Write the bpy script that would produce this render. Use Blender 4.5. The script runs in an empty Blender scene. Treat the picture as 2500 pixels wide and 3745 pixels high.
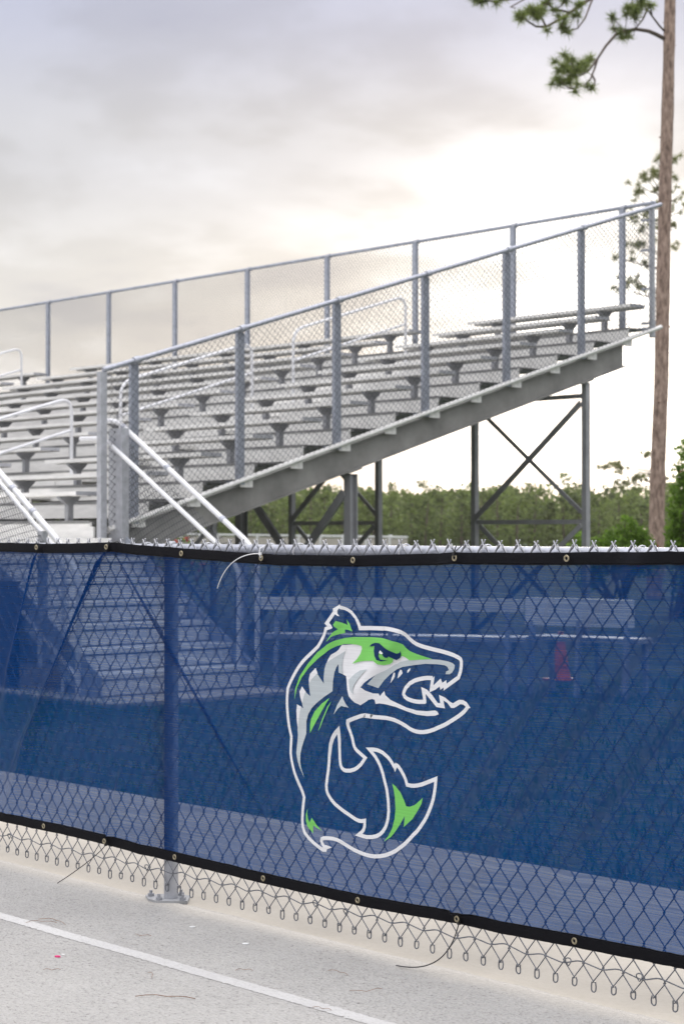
import bpy, bmesh, math, random
from mathutils import Vector, Matrix, Euler, noise
from mathutils.geometry import delaunay_2d_cdt

scene = bpy.context.scene
# ---------------------------------------------------------------- camera, world, sun, exposure
PHI = 0.8367
cam_data = bpy.data.cameras.new('camera')
cam = bpy.data.objects.new('camera', cam_data)
scene.collection.objects.link(cam)
cam.location = (13.6927, -9.8643, 1.2475)
cam.rotation_euler = (math.pi/2 + 0.0110, 0, PHI)
cam_data.sensor_fit = 'HORIZONTAL'
cam_data.sensor_width = 24.0
cam_data.lens = 65.88
cam_data.clip_start = 0.05
cam_data.clip_end = 3000
cam_data.dof.use_dof = True
cam_data.dof.focus_distance = 5.45
cam_data.dof.aperture_fstop = 8.0
scene.camera = cam

SUN = Vector((-0.652, 0.746, 0.137)).normalized()
world = bpy.data.worlds.new('World')
scene.world = world
world.use_nodes = True
wn = world.node_tree.nodes; wl = world.node_tree.links
wn.clear()
def wnode(t, **kw):
    n = wn.new(t)
    for k, v in kw.items(): setattr(n, k, v)
    return n
def wmath(op, a, b=None, clamp=False):
    n = wnode('ShaderNodeMath', operation=op, use_clamp=clamp)
    for i, v in enumerate((a, b)):
        if v is None: continue
        if isinstance(v, (int, float)): n.inputs[i].default_value = v
        else: wl.new(v, n.inputs[i])
    return n.outputs[0]
def wramp(fac, stops):
    n = wnode('ShaderNodeValToRGB')
    n.color_ramp.interpolation = 'EASE'
    el = n.color_ramp.elements
    while len(el) < len(stops): el.new(0.5)
    for e, (p, c) in zip(el, stops):
        e.position = p; e.color = (c[0], c[1], c[2], 1)
    wl.new(fac, n.inputs[0])
    return n.outputs[0]
def wmix(fac, a, b, blend='MIX'):
    n = wnode('ShaderNodeMix', data_type='RGBA', blend_type=blend)
    n.clamp_factor = True
    for i, v in ((0, fac), (6, a), (7, b)):
        if isinstance(v, (int, float)): n.inputs[i].default_value = v
        elif isinstance(v, tuple): n.inputs[i].default_value = (*v, 1)
        else: wl.new(v, n.inputs[i])
    return n.outputs[2]
tc = wnode('ShaderNodeTexCoord')
sep = wnode('ShaderNodeSeparateXYZ'); wl.new(tc.outputs['Generated'], sep.inputs[0])
elev = wmath('MAXIMUM', sep.outputs[2], 0.0)
dotn = wnode('ShaderNodeVectorMath', operation='DOT_PRODUCT')
wl.new(tc.outputs['Generated'], dotn.inputs[0]); dotn.inputs[1].default_value = Vector((-0.652, 0.746, 0.085)).normalized()
sdot = wmath('MAXIMUM', dotn.outputs['Value'], 0.0)
# cloud sheet: direction projected on a flat layer
den = wmath('ADD', elev, 0.22)
cx = wmath('DIVIDE', sep.outputs[0], den); cy = wmath('DIVIDE', sep.outputs[1], den)
comb = wnode('ShaderNodeCombineXYZ'); wl.new(cx, comb.inputs[0]); wl.new(cy, comb.inputs[1])
n1 = wnode('ShaderNodeTexNoise'); n1.inputs['Scale'].default_value = 1.9; n1.inputs['Detail'].default_value = 5
n1.inputs['Roughness'].default_value = 0.5; n1.inputs['Distortion'].default_value = 0.5
wl.new(comb.outputs[0], n1.inputs['Vector'])
n2 = wnode('ShaderNodeTexNoise'); n2.inputs['Scale'].default_value = 5.5; n2.inputs['Detail'].default_value = 4
n2.inputs['Roughness'].default_value = 0.45
wl.new(comb.outputs[0], n2.inputs['Vector'])
cloud = wmath('ADD', wmath('MULTIPLY', n1.outputs['Fac'], 0.60), wmath('MULTIPLY', n2.outputs['Fac'], 0.40))
base = wramp(elev, [(0.0, (0.665, 0.645, 0.625)), (0.06, (0.64, 0.63, 0.62)), (0.13, (0.508, 0.508, 0.513)), (0.20, (0.400, 0.408, 0.440)),
                    (0.28, (0.335, 0.355, 0.45)), (0.5, (0.93, 0.93, 0.98)), (1.0, (2.0, 1.99, 2.04))])
shade = wramp(cloud, [(0.33, (1.22, 1.23, 1.25)), (0.45, (1.06, 1.06, 1.07)), (0.54, (0.93, 0.925, 0.925)), (0.66, (0.78, 0.785, 0.83))])
cl = wmix(1.0, base, shade, 'MULTIPLY')
dot2 = wnode('ShaderNodeVectorMath', operation='DOT_PRODUCT')
wl.new(tc.outputs['Generated'], dot2.inputs[0]); dot2.inputs[1].default_value = Vector((-0.66, 0.738, 0.03)).normalized()
gl = wmath('ADD', wmath('MULTIPLY', wmath('POWER', sdot, 300.0), 1.5), wmath('MULTIPLY', wmath('POWER', wmath('MAXIMUM', dot2.outputs['Value'], 0.0), 58.0), 0.13))
thin = wramp(cloud, [(0.36, (1.3, 1.27, 1.2)), (0.62, (0.30, 0.29, 0.28))])
glow = wmix(1.0, thin, gl, 'MULTIPLY')
cl = wmix(1.0, cl, glow, 'ADD')
sky = wnode('ShaderNodeTexSky', sky_type='NISHITA')
sky.sun_disc = False
sky.sun_elevation = math.asin(SUN.z)
sky.sun_rotation = math.atan2(SUN.x, SUN.y)
bg1 = wnode('ShaderNodeBackground'); wl.new(sky.outputs[0], bg1.inputs[0]); bg1.inputs[1].default_value = 0.08
bg2 = wnode('ShaderNodeBackground'); wl.new(cl, bg2.inputs[0]); bg2.inputs[1].default_value = 1.0
mixs = wnode('ShaderNodeMixShader'); mixs.inputs[0].default_value = 0.93
wl.new(bg1.outputs[0], mixs.inputs[1]); wl.new(bg2.outputs[0], mixs.inputs[2])
wout = wnode('ShaderNodeOutputWorld'); wl.new(mixs.outputs[0], wout.inputs[0])

sun_data = bpy.data.lights.new('sun', 'SUN')
sun_data.energy = 1.2
sun_data.angle = math.radians(16)
sun_data.color = (1.0, 0.90, 0.76)
sun = bpy.data.objects.new('sun', sun_data)
scene.collection.objects.link(sun)
sun.rotation_euler = SUN.to_track_quat('Z', 'Y').to_euler()

scene.render.engine = 'CYCLES'
scene.view_settings.view_transform = 'Standard'
scene.view_settings.look = 'None'
scene.view_settings.gamma = 1.0
scene.view_settings.use_curve_mapping = False
scene.view_settings.exposure = 0.62
scene.cycles.transparent_max_bounces = 24
scene.cycles.max_bounces = 6

# ---------------------------------------------------------------- helpers
COL = scene.collection
WLOC = {}
class MB:
    """collects shapes in world coordinates"""
    def __init__(s): s.v = []; s.f = []
    def add(s, vs, fs):
        o = len(s.v); s.v.extend([tuple(v) for v in vs]); s.f.extend([tuple(i+o for i in f) for f in fs])
        return s
    def box(s, x0, x1, y0, y1, z0, z1):
        vs = [(x, y, z) for z in (z0, z1) for y in (y0, y1) for x in (x0, x1)]
        return s.add(vs, [(0,2,3,1),(4,5,7,6),(0,1,5,4),(2,6,7,3),(0,4,6,2),(1,3,7,5)])
    def beam(s, p, q, w, h, up=(0,0,1)):
        p = Vector(p); q = Vector(q); d = (q-p).normalized(); up = Vector(up)
        if abs(d.dot(up)) > 0.98: up = Vector((0,1,0))
        a = d.cross(up).normalized()*w/2; b = a.cross(d).normalized()*h/2
        vs = []
        for c in (p, q): vs += [c-a-b, c+a-b, c+a+b, c-a+b]
        return s.add(vs, [(0,1,2,3),(7,6,5,4),(0,4,5,1),(1,5,6,2),(2,6,7,3),(3,7,4,0)])
    def tube(s, pts, r, n=8, cap=True):
        pts = [Vector(p) for p in pts]
        rr = r if isinstance(r, (list, tuple)) else [r]*len(pts)
        m = len(pts); rings = []
        up = Vector((0.123, 0.31, 0.94))
        prev = None
        for i, p in enumerate(pts):
            if i == 0: t = pts[1]-pts[0]
            elif i == m-1: t = pts[-1]-pts[-2]
            else: t = (pts[i+1]-p).normalized()+(p-pts[i-1]).normalized()
            t.normalize()
            if prev is None:
                u = t.cross(up)
                if u.length < .1: u = t.cross(Vector((1,0,0)))
            else: u = prev - t*prev.dot(t)
            u.normalize(); prev = u; w = t.cross(u)
            rings.append([p+(u*math.cos(2*math.pi*k/n)+w*math.sin(2*math.pi*k/n))*rr[i] for k in range(n)])
        vs = [v for R in rings for v in R]; fs = []
        for i in range(m-1):
            for k in range(n):
                a = i*n+k; b = i*n+(k+1) % n
                fs.append((a, b, b+n, a+n))
        if cap: fs += [tuple(range(n-1, -1, -1)), tuple((m-1)*n+k for k in range(n))]
        return s.add(vs, fs)
    def prism(s, poly, axis, c0, c1):
        """poly of 2D points extruded along axis 'x','y' or 'z' from c0 to c1"""
        n = len(poly)
        def P(u, v, c):
            return (c,u,v) if axis == 'x' else ((u,c,v) if axis == 'y' else (u,v,c))
        vs = [P(u,v,c0) for u,v in poly]+[P(u,v,c1) for u,v in poly]
        fs = [tuple(range(n-1,-1,-1)), tuple(range(n,2*n))]+[(i,(i+1)%n,n+(i+1)%n,n+i) for i in range(n)]
        return s.add(vs, fs)
def bend(pts, r, n=5):
    """round the inner corners of a polyline"""
    pts = [Vector(p) for p in pts]; out = [pts[0]]
    for i in range(1, len(pts)-1):
        a, b, c = pts[i-1], pts[i], pts[i+1]
        ra = min(r, (a-b).length*.45, (c-b).length*.45)
        p = b+(a-b).normalized()*ra; q = b+(c-b).normalized()*ra
        for k in range(n+1):
            t = k/n; out.append(p*(1-t)**2+b*2*t*(1-t)+q*t*t)
    out.append(pts[-1]); return out
def mesh_of(name, mb, mat, off, smooth=False, fix=True):
    me = bpy.data.meshes.new(name)
    ox, oy, oz = off
    me.from_pydata([(v[0]-ox, v[1]-oy, v[2]-oz) for v in mb.v], [], mb.f)
    if fix:
        bm = bmesh.new(); bm.from_mesh(me); bmesh.ops.recalc_face_normals(bm, faces=bm.faces); bm.to_mesh(me); bm.free()
    if smooth:
        me.polygons.foreach_set('use_smooth', [True]*len(me.polygons))
        me.set_sharp_from_angle(angle=0.7)
    if mat: me.materials.append(mat)
    me.update()
    return me
def wl_of(o): return WLOC[o.name]
def link(o, parent, wloc):
    COL.objects.link(o)
    p = WLOC[parent.name] if parent else (0,0,0)
    if parent: o.parent = parent
    o.location = (wloc[0]-p[0], wloc[1]-p[1], wloc[2]-p[2])
    WLOC[o.name] = tuple(wloc)
    return o
def part(name, mb, mat, parent=None, at=None, smooth=False, label=None, kind=None, fix=True):
    wloc = at if at else (WLOC[parent.name] if parent else (0,0,0))
    o = bpy.data.objects.new(name, mesh_of(name, mb, mat, wloc, smooth, fix))
    link(o, parent, wloc)
    if label: o['label'] = label
    if kind: o['kind'] = kind
    return o
def again(src, parent, wloc, label=None):
    """a copy of a part (sharing its mesh) and of its sub-parts at another place"""
    c = src.copy(); link(c, parent, wloc)
    for ch in list(src.children):
        w = WLOC[ch.name]; s0 = WLOC[src.name]
        d = ch.copy(); link(d, c, tuple(wloc[i]+w[i]-s0[i] for i in range(3)))
    return c
def thing(name, loc, label, cat, group=None):
    o = bpy.data.objects.new(name, None); o.empty_display_size = .2
    link(o, None, loc); o['label'] = label; o['category'] = cat
    if group: o['group'] = group
    return o
def tag(o, label, cat, group=None):
    o['label'] = label; o['category'] = cat
    if group: o['group'] = group
    return o

# ---------------------------------------------------------------- materials
def mat_new(name):
    m = bpy.data.materials.new(name); m.use_nodes = True
    nt = m.node_tree; b = nt.nodes['Principled BSDF']
    return m, nt, b
def pmat(name, col, rough=.6, metal=0., var=.12, scale=8., stretch=(1,1,1), bump=0., col2=None, fine=0., spec=None):
    m, nt, b = mat_new(name)
    t = nt.nodes.new('ShaderNodeTexCoord'); mp = nt.nodes.new('ShaderNodeMapping'); mp.inputs['Scale'].default_value = stretch
    nt.links.new(t.outputs['Object'], mp.inputs[0])
    n = nt.nodes.new('ShaderNodeTexNoise'); n.inputs['Scale'].default_value = scale; n.inputs['Detail'].default_value = 6
    n.inputs['Roughness'].default_value = .62
    nt.links.new(mp.outputs[0], n.inputs['Vector'])
    r = nt.nodes.new('ShaderNodeValToRGB')
    c2 = col2 or tuple(c*(1-var*2) for c in col)
    c1 = tuple(min(1, c*(1+var)) for c in col)
    r.color_ramp.elements[0].position = .32; r.color_ramp.elements[0].color = (*c2, 1)
    r.color_ramp.elements[1].position = .68; r.color_ramp.elements[1].color = (*c1, 1)
    nt.links.new(n.outputs['Fac'], r.inputs[0])
    nt.links.new(r.outputs[0], b.inputs['Base Color'])
    b.inputs['Roughness'].default_value = rough; b.inputs['Metallic'].default_value = metal
    if spec is not None: b.inputs['Specular IOR Level'].default_value = spec
    if bump:
        bp = nt.nodes.new('ShaderNodeBump'); bp.inputs['Strength'].default_value = bump; bp.inputs['Distance'].default_value = .01
        nt.links.new(n.outputs['Fac'], bp.inputs['Height']); nt.links.new(bp.outputs[0], b.inputs['Normal'])
    return m
M = {}
M['aluminium'] = pmat('aluminium', (.84, .825, .79), .48, .0, .08, 3., (1, 6, 6))
M['alu_end'] = pmat('alu_end', (.46, .465, .49), .5, .2, .08, 8.)
M['white_pipe'] = pmat('white_pipe', (.74, .74, .755), .38, .1, .05, 6.)
M['galv'] = pmat('galv', (.36, .385, .445), .48, .25, .12, 14.)
M['galv_light'] = pmat('galv_light', (.45, .46, .49), .42, .35, .10, 18.)
M['galv_rail'] = pmat('galv_rail', (.43, .445, .50), .36, .30, .12, 30.)
M['steel'] = pmat('steel', (.26, .255, .238), .6, .1, .16, 2.2, bump=.1)
M['steel_leg'] = pmat('steel_leg', (.33, .335, .345), .55, .15, .14, 3.)
M['wire'] = pmat('wire', (.34, .35, .38), .45, .45, .10, 60.)
M['wire_near'] = pmat('wire_near', (.15, .158, .178), .42, .25, .16, 90.)
M['wire_end_lit'] = pmat('wire_end_lit', (.46, .465, .49), .42, .2, .12, 90.)  # same fence wire, sky light on the tips put into a paler colour
M['wire_stand'] = pmat('wire_stand', (.11, .113, .125), .5, .3, .10, 30.)
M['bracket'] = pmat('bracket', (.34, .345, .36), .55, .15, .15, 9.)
M['hem'] = pmat('hem', (.006, .006, .0085), .7, 0, .25, 60., (1, 1, 8), bump=.25, spec=.12)
M['brass'] = pmat('brass', (.40, .35, .24), .35, .8, .15, 200.)
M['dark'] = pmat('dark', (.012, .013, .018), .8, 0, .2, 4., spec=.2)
M['black_plastic'] = pmat('black_plastic', (.012, .012, .013), .4, 0, .1, 50.)
M['white_plastic'] = pmat('white_plastic', (.80, .80, .80), .4, 0, .05, 50.)
M['pink'] = pmat('pink', (.80, .05, .22), .5, 0, .05, 50.)
M['paper'] = pmat('paper', (.82, .82, .80), .7, 0, .05, 50.)
M['needle_dry'] = pmat('needle_dry', (.26, .15, .09), .75, 0, .2, 80.)
M['red'] = pmat('red', (.62, .13, .05), .45, 0, .08, 10.)
M['foot_under_shade'] = pmat('foot_under_shade', (.25, .248, .24), .6, .1, .2, 3.)  # footboard grey darkened, shade below the treads put into the colour
M['bark'] = pmat('bark', (.42, .305, .245), .9, 0, .25, 5., (3.5, 3.5, 1.1), bump=1., col2=(.13, .085, .065))
M['twig'] = pmat('twig', (.13, .10, .08), .9, 0, .2, 12.)
M['blossom'] = pmat('blossom', (.70, .06, .03), .6, 0, .15, 12.)
M['white_vinyl'] = pmat('white_vinyl', (.74, .74, .72), .5, 0, .06, 1.)

def leafmat(name, col, var=.35, trans=.35, scale=1.2):
    m, nt, b = mat_new(name)
    t = nt.nodes.new('ShaderNodeTexCoord')
    n = nt.nodes.new('ShaderNodeTexNoise'); n.inputs['Scale'].default_value = scale; n.inputs['Detail'].default_value = 4
    nt.links.new(t.outputs['Object'], n.inputs['Vector'])
    g = nt.nodes.new('ShaderNodeNewGeometry')
    ad = nt.nodes.new('ShaderNodeMath'); ad.operation = 'ADD'
    mu = nt.nodes.new('ShaderNodeMath'); mu.operation = 'MULTIPLY'; mu.inputs[1].default_value = .45
    nt.links.new(g.outputs['Random Per Island'], mu.inputs[0])
    nt.links.new(n.outputs['Fac'], ad.inputs[0]); nt.links.new(mu.outputs[0], ad.inputs[1])
    r = nt.nodes.new('ShaderNodeValToRGB')
    r.color_ramp.elements[0].position = .45; r.color_ramp.elements[0].color = (*[c*(1-var) for c in col], 1)
    r.color_ramp.elements[1].position = .98; r.color_ramp.elements[1].color = (col[0]*(1+var*1.3), col[1]*(1+var), col[2]*(1+var*.6), 1)
    nt.links.new(ad.outputs[0], r.inputs[0]); nt.links.new(r.outputs[0], b.inputs['Base Color'])
    b.inputs['Roughness'].default_value = .6; b.inputs['Specular IOR Level'].default_value = .25
    tr = nt.nodes.new('ShaderNodeBsdfTranslucent'); nt.links.new(r.outputs[0], tr.inputs[0])
    mx = nt.nodes.new('ShaderNodeMixShader'); mx.inputs[0].default_value = trans
    nt.links.new(b.outputs[0], mx.inputs[1]); nt.links.new(tr.outputs[0], mx.inputs[2])
    nt.links.new(mx.outputs[0], nt.nodes['Material Output'].inputs[0])
    return m
M['needles'] = leafmat('needles', (.19, .25, .08), .40, .5, 1.5)
M['needles_far'] = leafmat('needles_far', (.21, .235, .10), .35, .6, 1.)
M['wood_leaf'] = leafmat('wood_leaf', (.122, .178, .052), .55, .45, .22)
M['shrub_leaf'] = leafmat('shrub_leaf', (.13, .24, .04), .45, .65, 2.2)
M['grass_blade'] = leafmat('grass_blade', (.028, .125, .04), .35, .3, 2.)

# banner cloth: an open weave, most of it blue yarn, some of it holes
def cloth():
    m, nt, b = mat_new('banner_cloth')
    N = nt.nodes; L = nt.links
    t = N.new('ShaderNodeTexCoord'); mp = N.new('ShaderNodeMapping'); mp.inputs['Scale'].default_value = (3, 3, 260)
    L.new(t.outputs['Object'], mp.inputs[0])
    n = N.new('ShaderNodeTexNoise'); n.inputs['Scale'].default_value = 1.; n.inputs['Detail'].default_value = 2
    L.new(mp.outputs[0], n.inputs['Vector'])
    big = N.new('ShaderNodeTexNoise'); big.inputs['Scale'].default_value = 3.; big.inputs['Detail'].default_value = 3
    L.new(t.outputs['Object'], big.inputs['Vector'])
    mr = N.new('ShaderNodeMapRange'); mr.inputs[1].default_value = .3; mr.inputs[2].default_value = .7
    mr.inputs[3].default_value = .13; mr.inputs[4].default_value = .27
    L.new(n.outputs['Fac'], mr.inputs[0])
    rp = N.new('ShaderNodeValToRGB')
    rp.color_ramp.elements[0].position = .3; rp.color_ramp.elements[0].color = (.0002, .018, .100, 1)
    rp.color_ramp.elements[1].position = .75; rp.color_ramp.elements[1].color = (.0003, .025, .138, 1)
    L.new(big.outputs['Fac'], rp.inputs[0]); L.new(rp.outputs[0], b.inputs['Base Color'])
    b.inputs['Roughness'].default_value = .30; b.inputs['Specular IOR Level'].default_value = .12
    tl = N.new('ShaderNodeBsdfTranslucent'); tl.inputs[0].default_value = (.0015, .062, .235, 1)
    m1 = N.new('ShaderNodeMixShader'); m1.inputs[0].default_value = .5
    L.new(b.outputs[0], m1.inputs[1]); L.new(tl.outputs[0], m1.inputs[2])
    tp = N.new('ShaderNodeBsdfTransparent'); tp.inputs[0].default_value = (.76, .86, 1, 1)
    m2 = N.new('ShaderNodeMixShader'); L.new(mr.outputs[0], m2.inputs[0])
    L.new(m1.outputs[0], m2.inputs[1]); L.new(tp.outputs[0], m2.inputs[2])
    L.new(m2.outputs[0], N['Material Output'].inputs[0])
    return m
M['cloth'] = cloth()
def ink(name, col, hole=.06):
    m, nt, b = mat_new(name)
    N = nt.nodes; L = nt.links
    t = N.new('ShaderNodeTexCoord'); mp = N.new('ShaderNodeMapping'); mp.inputs['Scale'].default_value = (3, 3, 260)
    L.new(t.outputs['Object'], mp.inputs[0])
    n = N.new('ShaderNodeTexNoise'); n.inputs['Scale'].default_value = 1.; L.new(mp.outputs[0], n.inputs['Vector'])
    rp = N.new('ShaderNodeValToRGB')
    rp.color_ramp.elements[0].position = .3; rp.color_ramp.elements[0].color = (*[c*.86 for c in col], 1)
    rp.color_ramp.elements[1].position = .7; rp.color_ramp.elements[1].color = (*col, 1)
    L.new(n.outputs['Fac'], rp.inputs[0]); L.new(rp.outputs[0], b.inputs['Base Color'])
    b.inputs['Roughness'].default_value = .55; b.inputs['Specular IOR Level'].default_value = .1
    tp = N.new('ShaderNodeBsdfTransparent')
    m2 = N.new('ShaderNodeMixShader'); m2.inputs[0].default_value = hole
    L.new(b.outputs[0], m2.inputs[1]); L.new(tp.outputs[0], m2.inputs[2])
    L.new(m2.outputs[0], N['Material Output'].inputs[0])
    return m
M['ink_white'] = ink('ink_white', (.86, .86, .87), .04)
M['ink_grey'] = ink('ink_grey', (.55, .60, .615), .05)
M['ink_green'] = ink('ink_green', (.22, .64, .14), .05)
M['ink_navy'] = ink('ink_navy', (.008, .03, .11), .03)

def ground_mat(name, c_dark, c_mid, c_light, speck=120., patch=1.3, bump=.5, dist=.004, edge=None, stone=0.):
    m, nt, b = mat_new(name)
    N = nt.nodes; L = nt.links
    t = N.new('ShaderNodeTexCoord')
    a = N.new('ShaderNodeTexNoise'); a.inputs['Scale'].default_value = speck; a.inputs['Detail'].default_value = 5; a.inputs['Roughness'].default_value = .75
    v = N.new('ShaderNodeTexVoronoi'); v.inputs['Scale'].default_value = speck*.8
    p = N.new('ShaderNodeTexNoise'); p.inputs['Scale'].default_value = patch; p.inputs['Detail'].default_value = 7; p.inputs['Roughness'].default_value = .6
    for q in (a, v, p): L.new(t.outputs['Object'], q.inputs['Vector'])
    r1 = N.new('ShaderNodeValToRGB'); e = r1.color_ramp.elements
    e[0].position = .27; e[0].color = (*c_dark, 1); e[1].position = .72; e[1].color = (*c_light, 1)
    x = e.new(.43); x.color = (*c_mid, 1)
    sv = N.new('ShaderNodeSeparateXYZ'); L.new(v.outputs['Color'], sv.inputs[0])
    am0 = N.new('ShaderNodeMix'); am0.data_type = 'FLOAT'; am0.inputs[0].default_value = stone
    L.new(a.outputs['Fac'], am0.inputs[2]); L.new(sv.outputs[0], am0.inputs[3]); L.new(am0.outputs[0], r1.inputs[0])
    r2 = N.new('ShaderNodeValToRGB'); r2.color_ramp.elements[0].position = .3; r2.color_ramp.elements[0].color = (.86, .85, .84, 1)
    r2.color_ramp.elements[1].position = .7; r2.color_ramp.elements[1].color = (1.06, 1.05, 1.03, 1)
    L.new(p.outputs['Fac'], r2.inputs[0])
    mx = N.new('ShaderNodeMix'); mx.data_type = 'RGBA'; mx.blend_type = 'MULTIPLY'; mx.inputs[0].default_value = 1
    L.new(r1.outputs[0], mx.inputs[6]); L.new(r2.outputs[0], mx.inputs[7])
    last = mx.outputs[2]
    if edge:
        # a band of dust and sand along the fence line, its border ragged
        sp = N.new('ShaderNodeSeparateXYZ'); L.new(t.outputs['Object'], sp.inputs[0])
        en = N.new('ShaderNodeTexNoise'); en.inputs['Scale'].default_value = 3.5; en.inputs['Detail'].default_value = 6
        L.new(t.outputs['Object'], en.inputs['Vector'])
        am = N.new('ShaderNodeMath'); am.operation = 'MULTIPLY_ADD'; am.inputs[1].default_value = edge[2]; 
        L.new(en.outputs['Fac'], am.inputs[0]); L.new(sp.outputs[1], am.inputs[2])
        mr = N.new('ShaderNodeMapRange'); mr.inputs[1].default_value = edge[0]; mr.inputs[2].default_value = edge[1]
        mr.inputs[3].default_value = 0; mr.inputs[4].default_value = .8
        L.new(am.outputs[0], mr.inputs[0])
        m3 = N.new('ShaderNodeMix'); m3.data_type = 'RGBA'; L.new(mr.outputs[0], m3.inputs[0])
        L.new(last, m3.inputs[6]); m3.inputs[7].default_value = (*edge[3], 1)
        last = m3.outputs[2]
    L.new(last, b.inputs['Base Color'])
    b.inputs['Roughness'].default_value = .92; b.inputs['Specular IOR Level'].default_value = .2
    bp = N.new('ShaderNodeBump'); bp.inputs['Strength'].default_value = bump; bp.inputs['Distance'].default_value = dist
    L.new(v.outputs['Distance'], bp.inputs['Height']); L.new(bp.outputs[0], b.inputs['Normal'])
    return m
M['asphalt'] = ground_mat('asphalt', (.075, .073, .07), (.405, .393, .375), (.49, .478, .458), 120., 1.1, .9, .006,
                          edge=(-6.10, -6.03, .12, (.46, .43, .385)), stone=.12)
M['concrete'] = ground_mat('concrete', (.43, .392, .335), (.48, .442, .38), (.51, .472, .415), 60., 2.2, .12, .002)
M['pad'] = ground_mat('pad', (.40, .375, .33), (.46, .43, .38), (.50, .47, .42), 60., 1.5, .12, .002)
M['line'] = ground_mat('line', (.32, .31, .295), (.555, .545, .53), (.61, .60, .59), 120., 1.6, .5, .004, stone=.1)
M['soil'] = ground_mat('soil', (.014, .045, .022), (.028, .065, .036), (.11, .10, .07), 9., .7, .6, .03)
M['white_board'] = pmat('white_board', (.90, .90, .90), .4, 0, .03, 4.)

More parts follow.
